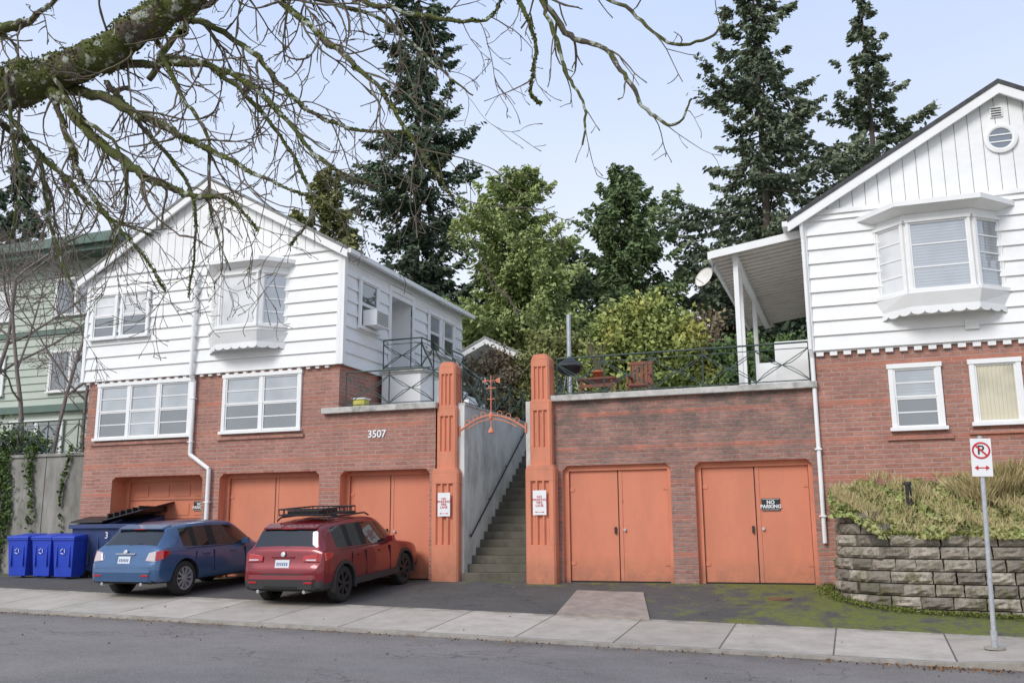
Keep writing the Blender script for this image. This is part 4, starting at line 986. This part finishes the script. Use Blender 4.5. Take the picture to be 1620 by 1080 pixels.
# ------------------------------------------------------------ cars
def paint(name,c):
    m,nt,b=newmat(name)
    col=mixc(nt,ramp(nt,noise(nt,2,2,.6),.3,.7),[k*.92 for k in c],[k*1.08 for k in c])
    L(nt,col,b.inputs['Base Color']); b.inputs['Metallic'].default_value=.3; b.inputs['Roughness'].default_value=.32
    b.inputs['Coat Weight'].default_value=.8; b.inputs['Coat Roughness'].default_value=.05; return m
TIRE=flat('tire_rubber',(.022,.022,.022),.85); CLAD=flat('black_plastic',(.032,.032,.034),.6)
TAIL=flat('tail_light_red',(.42,.01,.012),.15,0,1); TAILC=flat('tail_light_clear',(.55,.48,.48),.15,0,1)
SILV=flat('alloy_silver',(.55,.56,.58),.3,.6); PLATE=flat('number_plate',(.62,.66,.68),.4); PLB=flat('plate_marks',(.10,.14,.28),.5)
def car(name,loc,pitch,yaw,body,k,cross,rim):
    g=root(name,loc,(pitch,0,yaw))
    rk=.16 if cross else .30
    T0=.14 if cross else .17
    st=[(0.00,.60,.40,.58,.50,.60,.61),(0.015,.76,.33,.66,.62,.69,.70),(0.05,.83,.30,.72,.70,.75,.765),(0.085,.862,.28,.82,.72,.85,.865),
        (T0-.02,.876,.27,.96,.71,.995,1.02),(T0,.88,.27,.985,.70,1.03,1.055),(T0+.03,.882,.27,.99,.695,1.07,1.10),
        (T0+.03+rk*.5,.886,.26,.995,.665,1.22,1.255),(T0+.03+rk,.889,.26,.995,.63,1.37,1.41),(T0+.06+rk,.89,.26,.995,.62,1.405,1.45),(T0+.14+rk,.892,.26,.995,.62,1.435,1.485),
        (T0+.36+rk,.894,.25,.99,.625,1.465,1.525),(T0+.42+rk,.895,.25,.985,.625,1.47,1.53),(1.10,.896,.25,.975,.635,1.495,1.56),(1.16,.896,.25,.975,.635,1.497,1.562),(1.66,.896,.25,.965,.645,1.51,1.58),(1.74,.896,.25,.965,.645,1.51,1.58),
        (2.3,.896,.25,.95,.64,1.495,1.565),(2.50,.895,.25,.945,.635,1.47,1.54),(2.60,.895,.25,.945,.635,1.43,1.50),(2.68,.895,.25,.94,.635,1.40,1.46),(3.0,.892,.25,.935,.665,1.18,1.23),(3.28,.89,.25,.925,.69,.985,1.035),(3.36,.888,.25,.92,.70,.955,1.0),
        (3.45,.886,.26,.915,.70,.94,.985),(3.85,.88,.27,.87,.68,.90,.94),(4.15,.84,.28,.78,.62,.82,.85),(4.30,.77,.30,.68,.52,.72,.74),(4.38,.66,.33,.55,.42,.58,.59)]
    V=[];Fc=[];M_=[];mats=[body,GCAR,CLAD,DARK,TAIL]
    for (t,wm,zl,zb2,wr,ze,zr) in st:
        zb2*=k;ze*=k;zr*=k; cab=ze-zb2>.09
        half=[(0,zl),(wm*.86,zl),(wm*.95,zl+.03),(wm*.985,zl+(zb2-zl)*.22),(wm,zl+(zb2-zl)*.42),(wm*.995,zl+(zb2-zl)*.60),(wm*.985,zl+(zb2-zl)*.80),(wm*.96,zb2-.025),(wm*.945,zb2)]
        if cab: half+=[(wm*.935,zb2+.03),(wr+(wm*.935-wr)*.13,ze-(ze-zb2)*.1),(wr,ze)]
        else: half+=[(wm*.93,zb2+(ze-zb2)*.3),(wr+(wm*.93-wr)*.3,ze-(ze-zb2)*.15),(wr,ze)]
        half+=[(wr*.9,zr-(zr-ze)*.45),(wr*.5,zr-.008),(0,zr)]
        NP=len(half)
        for x,z in half: V.append((x,t,z))
        for x,z in half[-2:0:-1]: V.append((-x,t,z))
    NN=2*NP-2
    for i in range(len(st)-1):
        t=st[i][0]; t2=st[i+1][0]; tm=(t+t2)/2
        for j in range(NN):
            a=i*NN+j;b=i*NN+(j+1)%NN; Fc.append((a,b,b+NN,a+NN)); jj=j if j<NP-1 else NN-1-j
            m_=0
            if jj in (0,1): m_=3
            if cross and (jj in (2,)): m_=2
            if cross and jj==3 and (tm<.09 or tm>4.2): m_=2
            if jj==9 and T0+.36+rk<tm<2.60: m_=1
            if jj==9 and (1.66<tm<1.74 or 1.10<tm<1.16): m_=3
            if jj==9 and 2.6<tm<3.0: m_=1 if tm<2.99 else 0
            if jj in (12,13) and T0+.03<tm<T0+.03+rk: m_=1
            if jj==11 and T0+.03<tm<T0+.03+rk: m_=1
            if jj in (11,12,13) and 2.68<tm<3.28: m_=1
            M_.append(m_)
    Fc.append(tuple(range(NN))[::-1]); M_.append(2 if cross else 0); Fc.append(tuple((len(st)-1)*NN+q for q in range(NN))); M_.append(3)
    me=bpy.data.meshes.new('body'); me.from_pydata(V,[],Fc)
    for m in mats: me.materials.append(m)
    me.polygons.foreach_set('material_index',M_); me.polygons.foreach_set('use_smooth',[True]*len(Fc))
    cr=me.attributes.new('crease_edge','FLOAT','EDGE')
    for e in me.edges:
        a,b=e.vertices; ia,ja=divmod(a,NN); ib,jb=divmod(b,NN); q=ja if ja<NP else NN-ja
        if ja==jb and q in (8,9,10): cr.data[e.index].value=.6
        elif ja==jb and q==11: cr.data[e.index].value=.25
        elif ia==ib and abs(st[ia][0]-(T0+.03))<1e-6 and min(ja,NN-ja)>=10: cr.data[e.index].value=.7
        elif ia==ib and abs(st[ia][0]-(T0+.03+rk))<1e-6 and min(ja,NN-ja)>=10: cr.data[e.index].value=.5
    o=bpy.data.objects.new('body',me); COL.objects.link(o)
    s=o.modifiers.new('s','SUBSURF'); s.levels=2; s.render_levels=2
    cm=MB(); R0=.345; zc=R0-.01; W=(.84,3.46)
    for t in W:
        for sd in (-1,1): cm.cyl((sd*.50,t,zc),(sd*1.1,t,zc),.395,.395,40,CLAD)
    cut=cm.finish('cut'); bo=o.modifiers.new('b','BOOLEAN'); bo.object=cut; bo.operation='DIFFERENCE'; bo.solver='EXACT'
    dg=bpy.context.evaluated_depsgraph_get(); ev=o.evaluated_get(dg); nm=bpy.data.meshes.new_from_object(ev)
    o.modifiers.clear(); o.data=nm; bpy.data.objects.remove(cut); o.parent=g
    mb=MB(); ns=10 if rim is SILV else 7
    for t in W:
        for sd in (-1,1):
            c=(sd*.765,t,zc); ax=(sd,0,0)
            mb.lathe(c,ax,[(-.11,.22),(-.11,.30),(-.09,.335),(-.05,.345),(.05,.345),(.085,.335),(.105,.30),(.105,.235),(.085,.225)],36,TIRE)
            mb.lathe(c,ax,[(.1,.235),(.095,.215),(.04,.205)],36,rim); mb.lathe(c,ax,[(.036,.206),(.03,0)],24,BLKM)
            for q in range(ns):
                a=2*math.pi*q/ns; ca,sa=math.cos(a),math.sin(a); wv=.016 if rim is SILV else .026
                p=lambda r,w,x:(c[0]+sd*x,c[1]+ca*r-sa*w,c[2]+sa*r+ca*w)
                mb.hexa([p(.03,-wv,.05),p(.215,-wv*1.3,.05),p(.215,wv*1.3,.05),p(.03,wv,.05),p(.03,-wv,.085),p(.215,-wv*1.3,.095),p(.215,wv*1.3,.095),p(.03,wv,.085)],rim)
            mb.lathe(c,ax,[(.05,.06),(.09,.055),(.095,.0)],16,rim)
    mb.finish('wheels',g)
    if cross:
        mb=MB()
        for t in W:
            for sd in (-1,1):
                n=24; rings=[]
                for q in range(n+1):
                    a=math.radians(-14+208*q/n); rings.append((math.cos(a),math.sin(a)))
                P=lambda c_,s_,r,x:(sd*x,t+c_*r,zc+s_*r)
                xo=.905 if t<2 else .895
                for (c0,s0),(c1,s1) in zip(rings[:-1],rings[1:]):
                    mb.hexa([P(c0,s0,.383,.83),P(c1,s1,.383,.83),P(c1,s1,.45,.83),P(c0,s0,.45,.83),P(c0,s0,.383,xo),P(c1,s1,.383,xo),P(c1,s1,.45,xo-.006),P(c0,s0,.45,xo-.006)],CLAD)
        mb.finish('arch_cladding',g)
    mb=MB(); zt=.88*k
    def both(pts,m,dy=-.045,dx=.012):
        for sd in (-1,1): mb.hexa([(sd*(x+(dx if x>.8 else 0)),y+(dy if y<.16 else 0),z) for x,y,z in pts],m)
    if cross:
        both([(.44,.085,zt-.05),(.76,.09,zt-.06),(.76,.3,zt-.06),(.44,.3,zt-.05),(.44,.115,zt+.045),(.74,.115,zt+.09),(.74,.3,zt+.09),(.44,.3,zt+.045)],TAIL)
        both([(.762,.09,zt-.06),(.875,.17,zt-.05),(.885,.42,zt+.03),(.77,.3,zt),(.742,.115,zt+.09),(.855,.18,zt+.10),(.868,.40,zt+.09),(.77,.3,zt+.08)],TAIL)
        both([(.52,.078,zt-.035),(.73,.083,zt-.04),(.73,.1,zt-.04),(.52,.1,zt-.035),(.52,.09,zt-.012),(.73,.093,zt-.01),(.73,.1,zt-.01),(.52,.1,zt-.012)],TAILC)
    else:
        both([(.55,.075,zt-.10),(.79,.085,zt-.12),(.79,.3,zt-.12),(.55,.3,zt-.10),(.60,.12,zt+.06),(.77,.14,zt+.09),(.77,.3,zt+.09),(.60,.3,zt+.06)],TAILC)
        both([(.792,.085,zt-.11),(.885,.17,zt-.08),(.888,.38,zt+.02),(.79,.3,zt),(.772,.14,zt+.09),(.865,.19,zt+.11),(.868,.36,zt+.09),(.79,.3,zt+.09)],TAIL)
    mb.finish('tail_lights',g,bevel=.018)
    mb=MB(); pz=.70*k; py=.028 if cross else .03
    mb.hexa([(-.26,py+.012,pz-.03),(.26,py+.012,pz-.03),(.26,.2,pz-.03),(-.26,.2,pz-.03),(-.22,py+.06,pz+.19),(.22,py+.06,pz+.19),(.22,.2,pz+.19),(-.22,.2,pz+.19)],body)
    mb.hexa([(-.155,py-.005,pz),(.155,py-.005,pz),(.155,py+.1,pz),(-.155,py+.1,pz),(-.155,py+.03,pz+.155),(.155,py+.03,pz+.155),(.155,py+.1,pz+.155),(-.155,py+.1,pz+.155)],PLATE)
    for i in range(6): mb.hexa([(-.12+i*.042,py+.002,pz+.05),(-.095+i*.042,py+.002,pz+.05),(-.095+i*.042,py+.03,pz+.05),(-.12+i*.042,py+.03,pz+.05),(-.12+i*.042,py+.014,pz+.11),(-.095+i*.042,py+.014,pz+.11),(-.095+i*.042,py+.04,pz+.11),(-.12+i*.042,py+.04,pz+.11)],PLB)
    mb.box(-.25,.25,py+.045,.2,pz+.19,pz+.215,body if cross else SILV)
    mb.lathe((0,.082,.955*k),(0,-1,.25),[(0,.05),(.012,.045),(.015,0)],18,SILV)
    mb.hexa([(-.70,-.03,.50),(.70,-.03,.50),(.80,.12,.50),(-.80,.12,.50),(-.70,-.015,.58),(.70,-.015,.58),(.80,.12,.58),(-.80,.12,.58)],body)
    mb.hexa([(-.66,-.025,.33),(.66,-.025,.33),(.80,.12,.30),(-.80,.12,.30),(-.68,-.035,.495),(.68,-.035,.495),(.81,.12,.495),(-.81,.12,.495)],CLAD if cross else body)
    for sd in (-1,1):
        mb.box(sd*.6-.09,sd*.6+.09,-.045,.06,.43,.465,TAIL); mb.cyl((sd*.5,-.02,.28),(sd*.5,.3,.28),.032,.032,12,SILV)
    if cross: mb.box(-.36,.36,-.04,.1,.33,.38,DARK)
    mb.cyl((0,T0+.03,1.09*k),(.30,T0+.05,1.12*k),.010,.007,5,BLKM)
    for sd in (-1,1): mb.hexa([(sd*.60,.055,.60),(sd*.61,.055,.60),(sd*.61,.2,.60),(sd*.60,.2,.60),(sd*.60,.070,zt-.12),(sd*.61,.070,zt-.12),(sd*.61,.2,zt-.12),(sd*.60,.2,zt-.12)],DARK)
    sp=T0+.03+rk
    mb.hexa([(-.58,sp-.04,1.405*k),(.58,sp-.04,1.405*k),(.60,sp+.2,1.46*k),(-.60,sp+.2,1.46*k),(-.56,sp-.05,1.432*k),(.56,sp-.05,1.432*k),(.58,sp+.2,1.505*k),(-.58,sp+.2,1.505*k)],body)
    mb.box(-.14,.14,sp-.055,sp-.03,1.408*k,1.425*k,TAIL)
    for sd in (-1,1):
        mb.hexa([(sd*.84,2.66,.96*k),(sd*1.0,2.64,.985*k),(sd*1.0,2.78,.985*k),(sd*.84,2.82,.96*k),(sd*.84,2.64,1.09*k),(sd*.99,2.63,1.11*k),(sd*.98,2.77,1.11*k),(sd*.84,2.82,1.09*k)],body)
        for t in (1.36,2.25): mb.box(*sorted((sd*.87,sd*.912)),t,t+.2,.83*k,.855*k,body)
        for t in (1.70,2.74): mb.box(*sorted((sd*.86,sd*.8985)),t,t+.012,.42,.90*k,DARK)
        mb.hexa([(sd*.86,1.10,.62),(sd*.8985,1.10,.62),(sd*.8985,1.112,.62),(sd*.86,1.112,.62),(sd*.85,1.16,.90*k),(sd*.894,1.16,.90*k),(sd*.894,1.172,.90*k),(sd*.85,1.172,.90*k)],DARK)
        if cross: mb.box(*sorted((sd*.85,sd*.903)),1.20,3.10,.28,.40,CLAD)
        mb.box(*sorted((sd*.82,sd*.856)),T0+.40+rk,2.75,.975*k,.99*k,CLAD)
    mb.finish('trim',g,bevel=.008)
    if cross:
        mb=MB()
        for sd in (-1,1):
            mb.tube([(sd*.57,.75,1.54),(sd*.57,.88,1.60),(sd*.57,2.2,1.61),(sd*.57,2.38,1.55)],.018,6,BLKM)
        for t in (1.0,1.75): mb.box(-.62,.62,t,t+.05,1.61,1.64,BLKM)
        x0,x1,y0,y1,z0,z1=-.5,.5,.70,1.95,1.65,1.76
        for z in (z0,z1): mb.tube([(x0,y0,z),(x1,y0,z),(x1,y1,z),(x0,y1,z),(x0,y0,z)],.016,6,BLKM)
        for i in range(9):
            t=i/8
            for a in ((x0+(x1-x0)*t,y0),(x0+(x1-x0)*t,y1),(x0,y0+(y1-y0)*t),(x1,y0+(y1-y0)*t)): mb.cyl((a[0],a[1],z0),(a[0],a[1],z1),.009,.009,4,BLKM)
            mb.cyl((x0+(x1-x0)*t,y0,z0),(x0+(x1-x0)*t,y1,z0),.01,.01,4,BLKM)
        mb.box(-.35,.35,.78,1.5,1.67,1.73,BLKM)
        mb.finish('roof_rack_basket',g)
    return g
RED=paint('car_paint_red',(.19,.007,.014)); BLU=paint('car_paint_blue',(.045,.11,.235))
def place(xc,ya,yaw=0):
    zr=G(xc,ya); zf=G(xc,ya+2.62); p=math.atan((zf-zr)/2.62); return (xc+.84*math.sin(yaw),ya-.84*math.cos(p),zr-.84*math.sin(p)),p
l,p=place(-10.30,-3.2); car('parked_suv',l,p,0.0,RED,1.0,True,BLKM)
l,p=place(-13.98,-3.25); car('parked_hatchback',l,p,-.04,BLU,.94,False,SILV)

# ------------------------------------------------------------ light, sky, camera
w=bpy.data.worlds.new('World'); SC.world=w; w.use_nodes=True; nt=w.node_tree; bg=nt.nodes['Background']
sky=N(nt,'ShaderNodeTexSky',sky_type='NISHITA'); sky.sun_disc=False
el=math.radians(38); azv=(-.35,-.85)
sky.sun_elevation=el; sky.sun_rotation=math.atan2(azv[0],azv[1])%(2*math.pi); sky.dust_density=2; sky.air_density=1
tc=N(nt,'ShaderNodeTexCoord'); s=N(nt,'ShaderNodeSeparateXYZ'); L(nt,tc.outputs['Generated'],s.inputs[0])
mp=N(nt,'ShaderNodeMapping'); mp.inputs['Scale'].default_value=(1,1,2.5); L(nt,tc.outputs['Generated'],mp.inputs[0])
nz=N(nt,'ShaderNodeTexNoise'); nz.inputs['Scale'].default_value=1.4; nz.inputs['Detail'].default_value=3; L(nt,mp.outputs[0],nz.inputs['Vector'])
f=math_(nt,'ADD',ramp(nt,s.outputs[2],.15,.65,.97,.80),ramp(nt,nz.outputs['Fac'],.3,.7,-.08,.08))
cloud=mixc(nt,ramp(nt,s.outputs[2],.12,.55),(8.9,9.1,9.4),(5.7,7.0,9.8))
f2=N(nt,'ShaderNodeClamp'); L(nt,f,f2.inputs[0])
L(nt,mixc(nt,f2.outputs[0],sky.outputs[0],cloud),bg.inputs['Color']); bg.inputs['Strength'].default_value=.115
sl=bpy.data.lights.new('sun','SUN'); sl.energy=2.3; sl.angle=math.radians(24); sl.color=(1,.955,.89)
so=bpy.data.objects.new('sun',sl); COL.objects.link(so)
h=math.hypot(*azv); d=Vector((-azv[0]/h*math.cos(el),-azv[1]/h*math.cos(el),-math.sin(el))); so.rotation_euler=d.to_track_quat('-Z','Y').to_euler()
SC.view_settings.view_transform='Standard'; SC.view_settings.look='None'; SC.view_settings.exposure=0
cam=bpy.data.cameras.new('camera'); cam.sensor_width=36; cam.lens=33.33; cam.clip_end=1500; cam.clip_start=.1
co=bpy.data.objects.new('camera',cam); COL.objects.link(co); SC.camera=co
yaw=math.radians(19.8); pitch=math.atan(298/1500.); rl=math.radians(.4)
Mx=Matrix.Rotation(yaw,4,'Z')@Matrix.Rotation(math.pi/2+pitch,4,'X')@Matrix.Rotation(-rl,4,'Z')
co.matrix_world=Matrix.Translation((0,-19.8,1.09))@Mx
